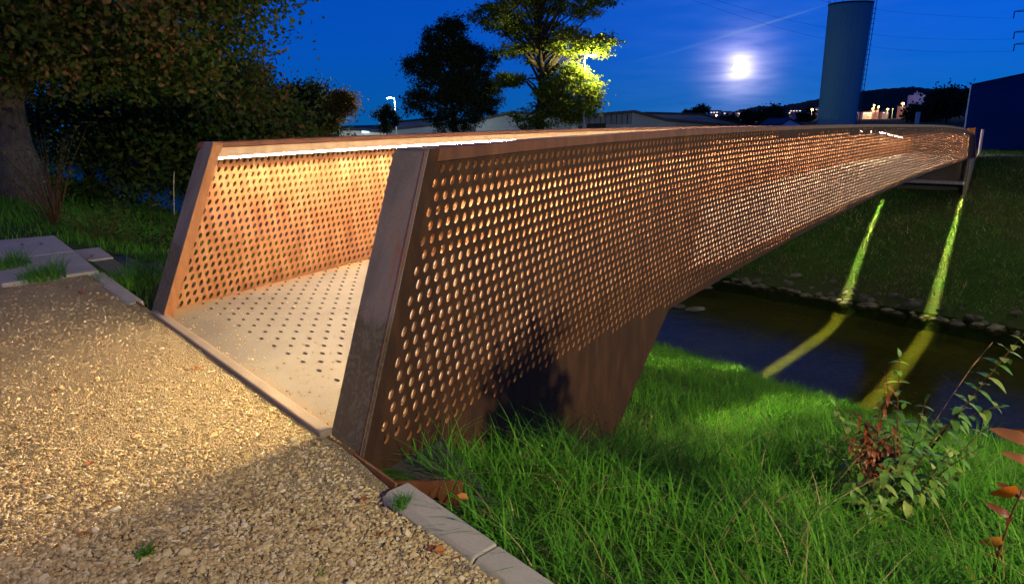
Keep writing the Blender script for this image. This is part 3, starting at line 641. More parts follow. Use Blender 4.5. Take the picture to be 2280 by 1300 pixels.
# ------------------------------------------------------------------ trees
def leaves_at(C, per, sig, size, seed, flat=.6):
    r = np.random.default_rng(seed); n = len(C)*per; c = np.repeat(C, per, 0)
    P = c+r.standard_normal((n, 3))*np.repeat(sig, per)[:, None]*np.array([1, 1, flat])
    sz = size*(.6+.8*r.random(n)); u = r.standard_normal((n, 3)); u /= np.linalg.norm(u, axis=1)[:, None]; v = np.cross(u, r.standard_normal((n, 3))); v /= np.linalg.norm(v, axis=1)[:, None]
    a = sz[:, None]
    V = np.stack([P-u*a*.5, P+v*a*.3, P+u*a*.5, P-v*a*.3], 1).reshape(-1, 3); Fq = np.arange(n*4).reshape(n, 4)
    return V, Fq
def tree(name, label, x, y, zb, tr, th, ells, nclump, per, sig, leaf, lm_, bm_, seed, group=None, nbr=26, flat=.6, shell=.55, lean=(0, 0)):
    """ells: (cx,cy,cz,rx,ry,rz,weight) relative to base"""
    r = np.random.default_rng(seed); t = thing(name, label, 'tree', (x, y, zb), 0, group)
    ws = np.array([e[6] for e in ells]); ws = ws/ws.sum(); C = []
    while len(C) < nclump:
        e = ells[r.choice(len(ells), p=ws)]; d = r.standard_normal(3); d /= np.linalg.norm(d); k = r.random()**(1/3.)
        k = shell+(1-shell)*k if r.random() < .8 else k
        C.append(np.array(e[:3])+d*k*np.array(e[3:6])*r.uniform(.82, 1.06))
    C = np.array(C); sg = sig*(.6+.8*r.random(len(C)))
    V, Fq = leaves_at(C, per, sg, leaf, seed+1, flat); link('crown', arrmesh('crown', V, [Fq]), lm_, t)
    mb = MB(); n = 7; pts = [Vector((lean[0]*(i/n)**1.5+.06*tr*4*math.sin(i*1.3+seed), lean[1]*(i/n)**1.5, th*i/n)) for i in range(n+1)]; pts[0].z = -.4
    rad = [tr*(1-.72*(i/n)**.9) for i in range(n+1)]; rad[0] = tr*1.35; mb.tube(pts, rad, 10)
    sel = r.choice(len(C), min(nbr, len(C)), replace=False)
    for si in sel:
        c = Vector(C[si]); f = float(np.clip(.25+.55*(c.z/max(th, .1))-.25*r.random(), .22, .95)); k = f*n; i0 = min(int(k), n-1); s0 = pts[i0].lerp(pts[i0+1], k-i0); r0 = tr*(1-.72*f)*.55
        mid_ = s0.lerp(c, .5)+Vector((r.normal()*.3, r.normal()*.3, .12*(c-s0).length)); q1 = s0.lerp(mid_, .5)+Vector((0, 0, .05)); q2 = mid_.lerp(c, .5)+Vector((0, 0, .03*(c-s0).length))
        mb.tube([s0, q1, mid_, q2, c], [r0, r0*.75, r0*.5, r0*.3, r0*.1], 5)
    mb.build('trunk', bm_, t, smooth=True)
    return t
# big lime on the left, its crown fills the upper left
tree('lime_tree', 'huge tree with thick rough trunk at the left edge, crown filling the upper left', -13.3, 18.2, -.2, .52, 9.5,
     [(0.2, .5, 8.2, 7.6, 6.0, 5.2, 5), (2.4, -.6, 4.9, 5.2, 4.0, 2.4, 2.2), (-2, -1, 4.5, 5, 4, 2.2, 1), (6.2, 0, 10.4, 2.6, 2.6, 3.2, 1.1)], 820, 165, .55, .145, M_LEAFA, M_BARK, 3, nbr=46)
tree('lime_tree', 'dark dense tree behind the left bridge wall with low hanging branches', -12.8, 27.0, -4.6, .35, 8,
     [(0, 0, 6.3, 4.0, 4.2, 3.2, 3), (2.3, 1, 5.0, 3.6, 3.2, 1.9, 1.5), (-4.5, -1, 5.2, 3.5, 3, 2.2, 1)], 380, 90, .5, .2, M_LEAFA, M_BARKD, 5, nbr=20)
tree('lime_tree', 'dark tree on the river slope behind the big left trunk', -21.5, 34.0, -2.5, .35, 8,
     [(0, 0, 7, 6.5, 5, 4.2, 3), (6, 1, 5.0, 4, 3, 2.6, 1)], 300, 80, .6, .26, M_LEAFD, M_BARKD, 6, nbr=16)
def far_tree(name, label, px_c, y, py_top, py_base_crown, wpx, lm_, bm_, seed, ncl=220, per=70, leaf=.28, tr=.25, grp=None, flat=.7, shell=.5, zb=-.95, sigk=.09):
    top = on_y(px_c, py_top, y); bot = on_y(px_c, py_base_crown, y); wd = wpx/FPX*y*.5; cz = (top.z+bot.z)/2; rz = (top.z-bot.z)/2
    r_ = np.random.default_rng(seed+500); el = [(0, 0, cz-zb, wd*.72, wd*.72, rz*.78, 1.2)]
    for i_ in range(8):
        a_ = r_.random()*6.28; b_ = r_.uniform(-.9, 1.0); k_ = math.sqrt(max(0, 1-b_*b_*.8)); sz = r_.uniform(.28, .5); el.append((wd*(1-sz)*k_*math.cos(a_), wd*(1-sz)*k_*math.sin(a_), cz-zb+rz*(1-sz)*b_, wd*sz, wd*sz, rz*sz*.8, .45))
    return tree(name, label, top.x, y, zb, tr, (top.z-zb)*.85, el, ncl, per, wd*sigk*2, leaf, lm_, bm_, seed, nbr=22, flat=flat, shell=shell, group=grp)
far_tree('round_tree', 'dark round bushy tree left of the small yellow autumn tree', 660, 76, 165, 330, 175, M_LEAFD, M_BARKD, 21, 260, 70, .32)
far_tree('round_tree', 'dark low tree between the big lime crown and the round tree', 560, 60, 205, 340, 190, M_LEAFD, M_BARKD, 25, 260, 70, .3)
far_tree('autumn_tree', 'small yellow-brown autumn tree left of the bright street lamp', 745, 72, 192, 300, 92, M_LEAFY, M_BARKD, 22, 110, 60, .26, .12)
far_tree('slender_tree', 'small dark slender tree standing beside the bright street lamp', 857, 74, 233, 300, 56, M_LEAFD, M_BARKD, 23, 60, 45, .24, .1)
tF = tree('ash_tree', 'dense dark tree in the middle, left of the lamp-lit tree', on_y(1010, 300, 62).x, 62, -.95, .35, 8.5,
     [(.3, 0, 3.4, 2.9, 2.8, 2.2, 1.4), (-.9, 0, 5.6, 2.6, 2.6, 1.4, 1), (2.0, 0, 5.2, 2.0, 2.2, 1.5, .8), (-.6, 0, 9.3, 2.2, 2.2, 1.5, .9), (-2.7, 0, 7.4, 1.5, 1.5, .9, .5), (1.5, 0, 8.2, 2.0, 2, 1.0, .7), (.4, 0, 10.6, 1.5, 1.6, .9, .4), (0, 0, 7.2, 2.2, 2, 2, 1), (3.2, 0, 4.6, 1.3, 1.4, 1.6, .5), (3.0, 0, 7.6, 1.4, 1.4, 1.1, .45), (-3.2, 0, 4.4, 1.1, 1.2, 1.1, .3)], 660, 80, .32, .20, M_LEAFD, M_BARKD, 31, nbr=30)
tG = tree('robinia_tree', 'tall spreading tree lit yellow-green on one side by a street lamp', on_y(1205, 300, 56).x, 56, -.95, .42, 12.0,
     [(-.3, 0, 14.6, 4.0, 3.2, 3.4, 1.8), (-2.9, 0, 10.4, 2.8, 2.4, 1.3, .8), (3.0, 0, 11.6, 2.9, 2.4, 1.5, 1.0), (-1.2, 0, 12.4, 2.6, 2.2, 1.2, .7), (2.4, -.9, 4.5, 2.5, 2.2, 2.3, 2.6), (4.4, -.6, 8.2, 1.6, 1.6, .9, .5), (2.4, 0, 8.4, 1.8, 1.6, 1.2, .6), (-.4, 0, 2.8, 2.0, 2, 1.2, .5), (-2.7, 0, 5.8, 1.5, 1.5, .6, .3), (-2.2, 0, 8.0, 1.5, 1.5, .6, .25), (0, .6, 9.5, 2.6, 2, 3.0, .8)], 900, 75, .36, .19, M_LEAFG, M_BARKD, 41, nbr=90, flat=.4, shell=.4)
far_tree('field_tree', 'small dark tree clump behind the dark hall roof', 1562, 200, 230, 262, 34, M_LEAFD, M_BARKD, 51, 40, 50, .5, .2, zb=-1)
far_tree('field_tree', 'smaller tree of the pair beyond the hall roof', 1534, 200, 238, 262, 26, M_LEAFD, M_BARKD, 52, 30, 50, .5, .2, zb=-1)
for i, (px, yy, pt, wp, lab) in enumerate([(1618, 260, 262, 60, 'dark low tree below the first lit houses on the hillside'), (1668, 250, 243, 30, 'dark tree between the first two groups of lit houses'), (1722, 240, 238, 62, 'tall dark tree in the middle of the lit hillside village'), (1790, 300, 252, 30, 'small dark tree beside the steep-roofed village house'), (2118, 170, 193, 86, 'big round dark tree at the edge of the blue hall'), (2060, 210, 232, 70, 'low dark tree below the white silo'), (1806, 420, 236, 24, 'dark tree next to the village church-like house')]):
    far_tree('hill_tree', lab, px, yy, pt, 285 if px < 1900 else 272, wp, M_LEAFD, M_BARKD, 60+i, 70, 60, .9, .3, zb=-2, sigk=.12)

# thin bare shrub by the big trunk, low shrubs on the slope
def shrub(name, label, x, y, z, n, h, spread, per, leaf, lm_, seed):
    t = thing(name, label, 'shrub', (x, y, z)); r = np.random.default_rng(seed); mb = MB(); C = []
    for i in range(n):
        a = r.random()*6.28; e = Vector((math.cos(a)*spread*r.random(), math.sin(a)*spread*r.random(), h*(.5+.5*r.random()))); m_ = e*.5+Vector((0, 0, .1*h)); mb.tube([(0, 0, 0), m_, e], [.012, .008, .003], 4)
        for t_ in (.5, .7, .85, 1): C.append((m_.lerp(e, t_*2-1) if t_ > .5 else m_))
    mb.build('stem', M_STEM, t); V, Fq = leaves_at(np.array(C), per, np.full(len(C), .07*h), leaf, seed+1, .8); link('foliage', arrmesh('foliage', V, [Fq]), lm_, t); return t
p = on_y(125, 500, 12.5); shrub('bare_shrub', 'thin straggly brown shrub in front of the big left trunk', p.x, p.y, -.3, 26, 2.0, 1.1, 5, .06, M_LEAFA, 71)
p = on_y(215, 505, 12.0); shrub('bare_shrub', 'low reddish brown shrub between the slab and the river', p.x, p.y, -1.0, 22, 1.3, .9, 8, .06, M_LEAFA, 72)
p = on_y(330, 520, 13.5); shrub('bare_shrub', 'dark shrub on the slope just left of the bridge post', p.x, p.y, -2.2, 24, 2.2, 1.3, 10, .08, M_LEAFD, 73)

# ------------------------------------------------------------------ foreground leafy plants (each leaf a part)
def leaf_mesh(name, l, wd, mat_, curl=.25):
    mb = MB(); rows = []
    for i in range(6):
        t = i/5; hw = wd*.5*math.sin(PI*min(1, t*.95+.03))**.8*(1-.25*t); z = -curl*l*t*t; rows.append([(-hw, t*l, z+.18*hw), (0, t*l, z), (hw, t*l, z+.18*hw)])
    vs = [v for r_ in rows for v in r_]; fs = []
    for i in range(5):
        for k_ in range(2): fs.append((i*3+k_, i*3+k_+1, (i+1)*3+k_+1, (i+1)*3+k_))
    mb.add(vs, fs); me = mb.mesh(name, True); me.materials.append(mat_); return me
def leafmat(name, stops, tl=.35):
    m, nt, b = mat(name, rough=.45, spec=.4); o = N(nt, 'ShaderNodeObjectInfo'); n = noise(nt, 25, 4, .6, objco(nt)); f = mth(nt, 'MULTIPLY_ADD', n, .4, mth(nt, 'MULTIPLY', o.outputs['Random'], .7))
    r = ramp(nt, stops, f); L(nt, r.outputs[0], b.inputs['Base Color']); out = [x for x in nt.nodes if x.type == 'OUTPUT_MATERIAL'][0]; t = N(nt, 'ShaderNodeBsdfTranslucent'); L(nt, r.outputs[0], t.inputs[0])
    mx = N(nt, 'ShaderNodeMixShader'); mx.inputs[0].default_value = tl; L(nt, b.outputs[0], mx.inputs[1]); L(nt, t.outputs[0], mx.inputs[2]); L(nt, mx.outputs[0], out.inputs[0]); bump(nt, b, n, .3, .01); return m
M_PL = leafmat('shrub_leaf', [(.1, (.05, .13, .02)), (.5, (.11, .24, .04)), (.9, (.24, .28, .06))]); M_PB = leafmat('withered_leaf', [(.1, (.09, .02, .01)), (.6, (.20, .055, .02)), (.9, (.26, .10, .04))]); M_PO = leafmat('orange_leaf', [(.1, (.40, .10, .012)), (.6, (.62, .17, .015)), (.9, (.45, .22, .04))])
LG = leaf_mesh('leaf', .072, .042, M_PL, .35); LGb = leaf_mesh('leaf', .088, .050, M_PL, .6); LB = leaf_mesh('leaf', .05, .022, M_PB, .8); LO = leaf_mesh('leaf', .10, .075, M_PO, .8); LBR = leaf_mesh('leaf', .11, .05, M_PB, .7)
for _m in (LO, LBR, LB):
    for _v in _m.vertices: _v.co.z += .006*math.sin(_v.co.y*190+_v.co.x*120); _v.co.x *= 1+.18*math.sin(_v.co.y*150)
def put_leaf(me, parent, P, d, up=Vector((0, 0, 1)), s=1.0, name='leaf'):
    d = d.normalized(); side_ = d.cross(up); side_ = side_.normalized() if side_.length > 1e-3 else Vector((1, 0, 0)); nn = side_.cross(d).normalized()
    o = link(name, me); o.parent = parent; mt = Matrix((( side_.x, d.x, nn.x, P.x), (side_.y, d.y, nn.y, P.y), (side_.z, d.z, nn.z, P.z), (0, 0, 0, 1))); o.matrix_local = mt @ Matrix.Scale(s, 4); return o
def leafy(name, label, base, stems, seed, brown_from=None):
    """stems: list of (polyline world points, radius, n leaf pairs, mesh list, scale)"""
    t = thing(name, label, 'shrub', base); r = random.Random(seed); B = Vector(base)
    mb = MB()
    for pts, rad, npairs, meshes, s in stems:
        pts = [Vector(p)-B for p in pts]; mb.tube(pts, [rad*(1-.7*i/(len(pts)-1)) for i in range(len(pts))], 5)
        L_ = [0]
        for a_, b_ in zip(pts[:-1], pts[1:]): L_.append(L_[-1]+(b_-a_).length)
        for i in range(npairs):
            f = (.25+.75*(i+.5)/npairs)*L_[-1]; k_ = max(j for j in range(len(pts)-1) if L_[j] <= f+1e-9); tt = (f-L_[k_])/(L_[k_+1]-L_[k_]); P = pts[k_].lerp(pts[k_+1], tt); ax = (pts[k_+1]-pts[k_]).normalized()
            ph = i*1.57+r.uniform(-.5, .5); sd = ax.orthogonal().normalized(); sd.rotate(Matrix.Rotation(ph, 3, ax))
            for sg in (1, -1):
                d = (sd*sg+ax*.35+Vector((0, 0, -.15)))+Vector((r.uniform(-.25, .25), r.uniform(-.25, .25), r.uniform(-.2, .2)))
                put_leaf(r.choice(meshes), t, P, d, s=s*r.uniform(.7, 1.15)*(1.0 if i < npairs-1 else .7))
        put_leaf(meshes[0], t, pts[-1], (pts[-1]-pts[-2]).normalized()+Vector((0, 0, .1)), s=s*.7)
    mb.build('stem', M_STEM, t, smooth=True); return t
bx = on_y(1960, 1190, 3.4); stems = []
def stem_to(px, py, y, rad=.006, npairs=8, meshes=None, s=1.0, base=None):
    b0 = base or bx; e = on_y(px, py, y); m1 = b0.lerp(e, .4)+Vector((rnd.uniform(-.05, .05), rnd.uniform(-.05, .05), .05)); m2 = b0.lerp(e, .75)+Vector((rnd.uniform(-.03, .03), 0, .04)); return ([b0, m1, m2, e], rad, npairs, list(meshes or (LG, LGb)), s)
for px, py, y, n_ in [(2003, 795, 3.5, 14), (1860, 905, 3.6, 9), (1835, 990, 3.5, 10), (2135, 915, 3.6, 12), (2060, 895, 3.4, 12), (1930, 950, 3.3, 11), (2190, 955, 3.7, 11), (1890, 1070, 3.2, 11), (2040, 990, 3.1, 12), (2110, 1010, 3.3, 12), (1980, 1030, 3.0, 12), (1920, 1120, 3.1, 10), (2070, 1090, 3.2, 11), (1880, 940, 3.7, 9), (2010, 910, 3.7, 11), (2150, 1050, 3.5, 11), (1850, 1040, 3.7, 8), (2090, 950, 3.8, 10), (1960, 900, 3.8, 9), (2020, 1060, 3.5, 9), (2175, 1000, 3.2, 9)]:
    stems.append(stem_to(px, py, y, .006, n_))
leafy('dogwood_shrub', 'leafy shrub with reddish stems and a withered middle in the right foreground', bx, stems, 5)
b2 = on_y(2070, 1000, 3.6); st2 = [stem_to(2277, 748, 3.5, .006, 14, (LG, LGb), 1.1, b2), stem_to(2230, 905, 3.6, .004, 7, (LG, LGb), 1.0, b2)]
leafy('dogwood_shoot', 'long arching leafy shoot rising to the right frame edge above the water', b2, st2, 6)
b3 = on_y(1960, 1080, 3.3); st3 = [stem_to(px, py, 3.25, .004, n_, (LB,), 1.1, b3) for px, py, n_ in ((1973, 835, 11), (1900, 920, 10), (1930, 940, 12), (1960, 975, 12), (1990, 950, 11), (1890, 975, 10), (1935, 1000, 12), (2000, 1000, 11), (1955, 1030, 10), (1915, 1020, 10))]
leafy('withered_shrub', 'withered rust-brown twigs in the middle of the green shrub', b3, st3, 8)
tb = thing('bush', 'leafy bush added out of view to shade the near bridge panel', 'bush', (2.16, 1.52, -.5)); mb = MB(); rC = np.random.default_rng(3); Cc = rC.standard_normal((60, 3))*np.array([.19, .19, .22])+np.array([0, 0, 1.84])  # unseen, added to cast the rounded shadow on the side panel
for c_ in Cc[::4]: mb.tube([(0, 0, 0), (c_[0]*.4, c_[1]*.4, c_[2]*.55), tuple(c_)], [.012, .009, .003], 4)
mb.build('stem', M_STEM, tb); V_, F_ = leaves_at(Cc, 42, np.full(60, .07), .075, 4, 1.0); link('foliage', arrmesh('foliage', V_, [F_]), M_PL, tb)
b4 = on_y(2195, 1330, 2.5); e1 = on_y(2250, 1150, 2.5); e2 = on_y(2300, 1040, 2.5); mid4 = on_y(2215, 1260, 2.5)
t4 = leafy('orange_leaved_plant', 'woody shoot with large orange and brown leaves at the right bottom corner', b4, [([b4, mid4, e1, e2], .008, 1, [LBR], .6)], 9)
for px, py, me, s, d in [(2262, 1080, LO, 1.0, (-.6, 0, -1)), (2232, 1195, LO, .9, (-.5, 0, -.6)), (2228, 1225, LO, .75, (-.1, .1, -1)), (2250, 1150, LBR, .8, (-1, 0, .7)), (2285, 1110, LBR, .9, (-.9, .2, .6)), (2300, 1030, LBR, .9, (-1, 0, .4)), (2310, 985, LBR, 1.3, (-1, 0, .35)), (2170, 1290, LO, .5, (-.3, 0, .9)), (2320, 960, LBR, 1.0, (-1, 0, -.2)), (2205, 1290, LO, .6, (.9, 0, -.1))]:
    put_leaf(me, t4, on_y(px, py, 2.5)-b4, Vector(d), up=Vector((0, -1, .3)), s=s)
mb = MB(); mb.tube([on_y(2050, 985, 3.6), on_y(2120, 880, 3.6), on_y(2165, 815, 3.6), on_y(2210, 762, 3.6)], [.002, .002, .004, .0025], 5)
tag(mb.build('grass_stalk', plain('dry_straw', (.22, .12, .07))), 'dry brown grass stalk bending to the right over the water', 'stalk')
mb = MB(); mb.tube([on_y(1985, 1090, 3.3), on_y(1905, 1140, 3.3), on_y(1850, 1165, 3.3), on_y(1795, 1120, 3.3)], [.0025, .0025, .004, .002], 5)
tag(mb.build('grass_stalk', plain('dry_straw_pale', (.3, .18, .1))), 'pale dry grass stalk leaning left below the shrub', 'stalk')
mb = MB(); mb.tube([on_y(388, 480, 6.0), on_y(387, 420, 6.0), on_y(388, 382, 6.0)], [.003, .003, .002], 5)
tag(mb.build('grass_stalk', plain('dry_straw_grey', (.4, .36, .3))), 'thin pale upright stalk beside the top of the left bridge post', 'stalk')

# ------------------------------------------------------------------ background buildings
def corr_mat(name, c, scale=6.0, rough=.6, axis=0):
    m, nt, b = mat(name, c, rough, spec=.25); wv_ = N(nt, 'ShaderNodeTexWave'); wv_.inputs['Scale'].default_value = scale; wv_.bands_direction = 'X'
    L(nt, objco(nt), wv_.inputs[0]); bump(nt, b, wv_.outputs[0], .5, .05); n = noise(nt, .3, 3, .5, objco(nt))
    r = ramp(nt, [(.3, tuple(x*.8 for x in c)), (.7, tuple(x*1.15 for x in c))], n); L(nt, r.outputs[0], b.inputs['Base Color']); return m
M_HALL = corr_mat('hall_cladding', (.20, .27, .32)); M_ROOF = corr_mat('dark_roof', (.035, .045, .06)); M_DARK = plain('dark_opening', (.006, .008, .012)); M_FASC = corr_mat('ribbed_fascia', (.10, .14, .18), 3)
M_WHITE = corr_mat('white_cladding', (.62, .66, .66)); M_BLUEH = corr_mat('blue_cladding', (.02, .05, .13), 2.5); M_TRIM = plain('edge_trim', (.45, .62, .68))
G0 = -1.0
def hall(name, label, y, x0p, x1p, eave_pts, depth, wallm, roofm, cat='building', parts=()):
    """front wall facing the river; eave_pts: image survey points of the roof line at depth y (left to right)"""
    t = thing(name, label, cat, (on_y(x0p, 280, y).x, y, G0)); B = Vector(t.location)
    pts = [on_y(px, py, yy if yy else y) for px, py, yy in eave_pts]
    fr = [p-B for p in pts]
    mb = MB(); n = len(fr)
    lo = [(p.x, p.y, 0) for p in fr]; vs = lo+[tuple(p) for p in fr]
    mb.add(vs, [(i, i+1, n+i+1, n+i) for i in range(n-1)])
    bk = [(p.x, p.y+depth, 0) for p in fr]; vs = bk+[(p.x, p.y+depth, p.z) for p in fr]; mb.add(vs, [(i+1, i, n+i, n+i+1) for i in range(n-1)])
    for p in (fr[0], fr[-1]): mb.add([(p.x, p.y, 0), (p.x, p.y+depth, 0), (p.x, p.y+depth, p.z), tuple(p)], [(0, 1, 2, 3)])
    mb.build('wall', wallm, t)
    mb = MB(); vs = [(p.x, p.y-.3, p.z+.02) for p in fr]+[(p.x, p.y+depth+.3, p.z+.02) for p in fr]+[(p.x, p.y-.3, p.z+.35) for p in fr]+[(p.x, p.y+depth+.3, p.z+.35) for p in fr]
    f = [(i, i+1, n+i+1, n+i)[::-1] for i in range(n-1)]+[(2*n+i, 2*n+i+1, 3*n+i+1, 3*n+i) for i in range(n-1)]+[(i, i+1, 2*n+i+1, 2*n+i) for i in range(n-1)]+[(n+i+1, n+i, 3*n+i, 3*n+i+1) for i in range(n-1)]+[(0, 2*n, 3*n, n), (n-1, 2*n-1, 4*n-1, 3*n-1)]
    mb.add(vs, f); mb.build('roof', roofm, t)
    for nm, m_, (xa, ya, xb, yb), pr in parts:
        a_, b_ = on_y(xa, ya, y)-B, on_y(xb, yb, y)-B; z1, z0 = a_.z, b_.z
        if pr == 'gate': z0 = 0
        mb = MB(); mb.box(((a_.x+b_.x)/2, -.06, (z0+z1)/2), (abs(b_.x-a_.x), .1, abs(z1-z0))); mb.build(nm, m_, t)
    return t
hall('industrial_hall', 'long low blue-grey hall behind the dark trees, left of centre', 105, 800, 1085, [(800, 297, 0), (890, 289, 0), (1085, 268, 0)], 30, M_HALL, M_ROOF)
hall('industrial_hall', 'higher hall roof seen above the long low hall', 140, 880, 1000, [(880, 274, 0), (1000, 262, 0)], 30, M_HALL, M_ROOF)
hall('industrial_hall', 'pale hall gable between the dark tree and the lamp-lit tree', 92, 1060, 1330, [(1060, 270, 0), (1140, 253, 0), (1240, 262, 0), (1330, 285, 0)], 30, M_HALL, M_ROOF)
hall('open_hall', 'hall with ribbed fascia and black open gates right of the lamp-lit tree', 84, 1285, 1660, [(1285, 262, 0), (1412, 252, 0), (1480, 270, 0), (1660, 286, 0)], 22, M_HALL, M_ROOF,
     parts=[('fascia', M_FASC, (1287, 256, 1408, 276), 0), ('gate', M_DARK, (1288, 280, 1299, 300), 'gate'), ('gate', M_DARK, (1306, 276, 1348, 300), 'gate')]+[('rib', M_TRIM, (1288+i*12, 254-i*.9, 1289+i*12, 276), 0) for i in range(11)])
hall('industrial_hall', 'wide dark roofed hall in front of the hillside village', 120, 1440, 1700, [(1440, 254, 0), (1560, 257, 0), (1660, 281, 0), (1700, 283, 0)], 30, M_HALL, M_ROOF)
t = hall('small_hall', 'small bright hall with glowing strip window behind the yellow tree', 100, 735, 860, [(735, 296, 0), (770, 291, 0), (800, 291, 0), (860, 297, 0)], 12, M_WHITE, M_ROOF, parts=[('window', emit('strip_window', (.45, .9, 1.0), 2.2), (806, 290, 822, 296), 0), ('door', emit('lit_door', (.3, .75, 1.0), .5), (798, 302, 800, 312), 0)])
hall('small_house', 'little pale gabled house showing just above the rail near the tower', 150, 1735, 1800, [(1735, 282, 0), (1758, 267, 0), (1785, 279, 0)], 12, plain('pale_render', (.5, .62, .7)), M_ROOF)
# right: big blue hall with sloping roof line
t = thing('blue_hall', 'big dark blue hall with slanting roof line at the right edge', 'building'); yb = 46.0
A_, B_ = on_y(2162, 191, yb), on_y(2420, 137, yb); A0 = Vector((A_.x, yb, -.98)); 
lo = on_y(2147, 335, yb); 
mb = MB(); fr = [Vector((A_.x, yb, -.98)), Vector((B_.x, yb, -.98)), B_, A_]; bkk = [v+Vector((24, 30, 0)) for v in fr]
mb.add([tuple(v) for v in fr+bkk], [(0, 1, 2, 3), (5, 4, 7, 6), (4, 0, 3, 7), (1, 5, 6, 2), (3, 2, 6, 7)]); mb.build('wall', M_BLUEH, t)
mb = MB(); mb.tube([fr[0]+Vector((-.03, -.04, 0)), fr[3]+Vector((-.03, -.04, 0))], .05, 4); mb.build('corner_trim', M_TRIM, t)
mb = MB(); mb.tube([fr[3]+Vector((0, -.05, .05)), fr[2]+Vector((0, -.05, .05))], .05, 4); mb.build('roof_edge', M_ROOF, t)

# leaning flat concrete tower
t = thing('tower', 'tall flat greenish concrete tower behind the bridge', 'tower'); yt = 95.0
c0 = on_y(1862, 276, yt); c1 = on_y(1894, 12, yt); 
def ring(c, z, rx, ry, n=28):
    return [(c.x+rx*math.copysign(abs(math.cos(2*PI*k/n))**.8, math.cos(2*PI*k/n)), c.y+ry*math.sin(2*PI*k/n), z) for k in range(n)]
rb_, rt_ = (1903-1822)/2/FPX*yt*.97, (1938-1850)/2/FPX*yt*.97
gc = Vector((c0.x-(c1.x-c0.x)*.06, yt, G0)); mb = MB(); R1 = ring(gc, G0, rb_*.98, 2.0); R2 = ring(c1, c1.z, rt_, 2.2); n = 28
mb.add(R1+R2, [(k, (k+1) % n, n+(k+1) % n, n+k) for k in range(n)]+[tuple(range(n, 2*n))]); o = mb.build('shaft', M_TOWER, t, smooth=False)
mb = MB(); R3 = ring(c1, c1.z, rt_+.06, 2.26); R4 = ring(c1, c1.z+.22, rt_+.06, 2.26); mb.add(R3+R4, [(k, (k+1) % n, n+(k+1) % n, n+k) for k in range(n)]+[tuple(range(n, 2*n))]); mb.build('cap_rim', M_ROOF, t)
mb = MB()
for k in range(0, n, 2): mb.tube([Vector(R4[k]), Vector(R4[k])+Vector((0, 0, .5))], .03, 4)
mb.build('railing', M_ROOF, t)
mb = MB(); sx = Vector((rt_*.93, -1.2, 0)); a_ = gc+Vector((rb_*.9, -1.2, 0)); b_ = c1+sx
for i in range(1, 26): p_ = a_.lerp(b_, i/26); mb.box((p_.x+.05, p_.y-.1, p_.z), (.5, .08, .05))
mb.tube([a_+Vector((.2, -.1, 0)), b_+Vector((.2, -.1, .4))], .05, 4); mb.tube([a_+Vector((-.12, -.1, 0)), b_+Vector((-.12, -.1, .4))], .05, 4); mb.build('ladder', M_ROOF, t)

# ------------------------------------------------------------------ hill and village
hp = [(1560, 262), (1600, 256), (1640, 247), (1690, 237), (1740, 236), (1780, 230), (1820, 221), (1870, 214), (1905, 206), (1950, 200), (1990, 197), (2030, 194), (2070, 197), (2110, 196), (2160, 198), (2230, 206), (2330, 222), (2430, 240)]
hx = np.array([h[0] for h in hp]); hy = np.array([h[1] for h in hp]); cols = np.arange(1500, 2500, 2.0); V = []; rr = np.random.default_rng(5)
Yh = [420, 520, 640, 780, 900, 905]; fz = [0, .12, .4, .75, 1, .2]
ripple = np.interp(cols, np.arange(1500, 2510, 10), rr.standard_normal(101))*1.1+rr.standard_normal(len(cols))*.9
for yy, fz_ in zip(Yh, fz):
    for cxp, rp in zip(cols, ripple):
        ridge = on_y(cxp, float(np.interp(cxp, hx, hy, left=270, right=250))+rp*.6, 900); dx = ridge.x/900*yy
        V.append((dx, yy, -1.2+(ridge.z+1.2)*fz_))
nj = len(cols); idx = np.arange(len(V)).reshape(len(Yh), nj); F4 = np.stack([idx[:-1, :-1], idx[:-1, 1:], idx[1:, 1:], idx[1:, :-1]], -1).reshape(-1, 4)
M_HILL, nt, b = mat('wooded_hill', rough=1, spec=.05); n1 = noise(nt, .12, 5, .7, objco(nt)); r = ramp(nt, [(.3, (.01, .022, .012)), (.7, (.03, .05, .03))], n1); L(nt, r.outputs[0], b.inputs['Base Color']); bump(nt, b, n1, 1, 3)
tag(link('hill', arrmesh('hill', V, [F4], smooth=False), M_HILL), kind='structure')
WIN = {'w': emit('window_white', (.9, .95, 1.0), 1.6), 'y': emit('window_warm', (1.0, .62, .25), 2.2), 'c': emit('window_cyan', (.25, 1.0, .85), 2.6)}
HM = [plain('house_render', (.42, .33, .38)), plain('house_render_pink', (.5, .30, .28)), plain('house_render_pale', (.55, .55, .62))]; HR = plain('house_roof', (.05, .04, .05))
def house(label, px, py, wpx, hpx, y, m_, lights, gable=True, name='house'):
    c = on_y(px, py, y); wd = wpx/FPX*y; ht = hpx/FPX*y; t = thing(name, label, 'house', (c.x, y, c.z)); d = wd*.8
    mb = MB(); mb.box((0, 0, ht/2-4), (wd, d, ht+8)); mb.build('wall', m_, t)
    mb = MB()
    if gable: k_ = wd*.32; mb.add([(-wd*.56, -d*.56, ht), (wd*.56, -d*.56, ht), (wd*.56, d*.56, ht), (-wd*.56, d*.56, ht), (0, -d*.56, ht+k_), (0, d*.56, ht+k_)], [(0, 1, 4), (3, 5, 2), (0, 4, 5, 3), (1, 2, 5, 4), (0, 3, 2, 1)])
    else: mb.box((0, 0, ht+.3), (wd*1.06, d*1.06, .6))
    mb.build('roof', HR, t)
    nn = max(2, int(wpx/6))
    for i, ch in enumerate(lights):
        fx = -wd*.5+wd*(i % nn+.5)/nn; fz_ = ht*(.68 if i < nn else .28); mb = MB(); mb.box((fx, -d/2-.05, fz_), (wd/nn*.55, .12, ht*.2)); mb.build('window', WIN[ch], t)
    return t
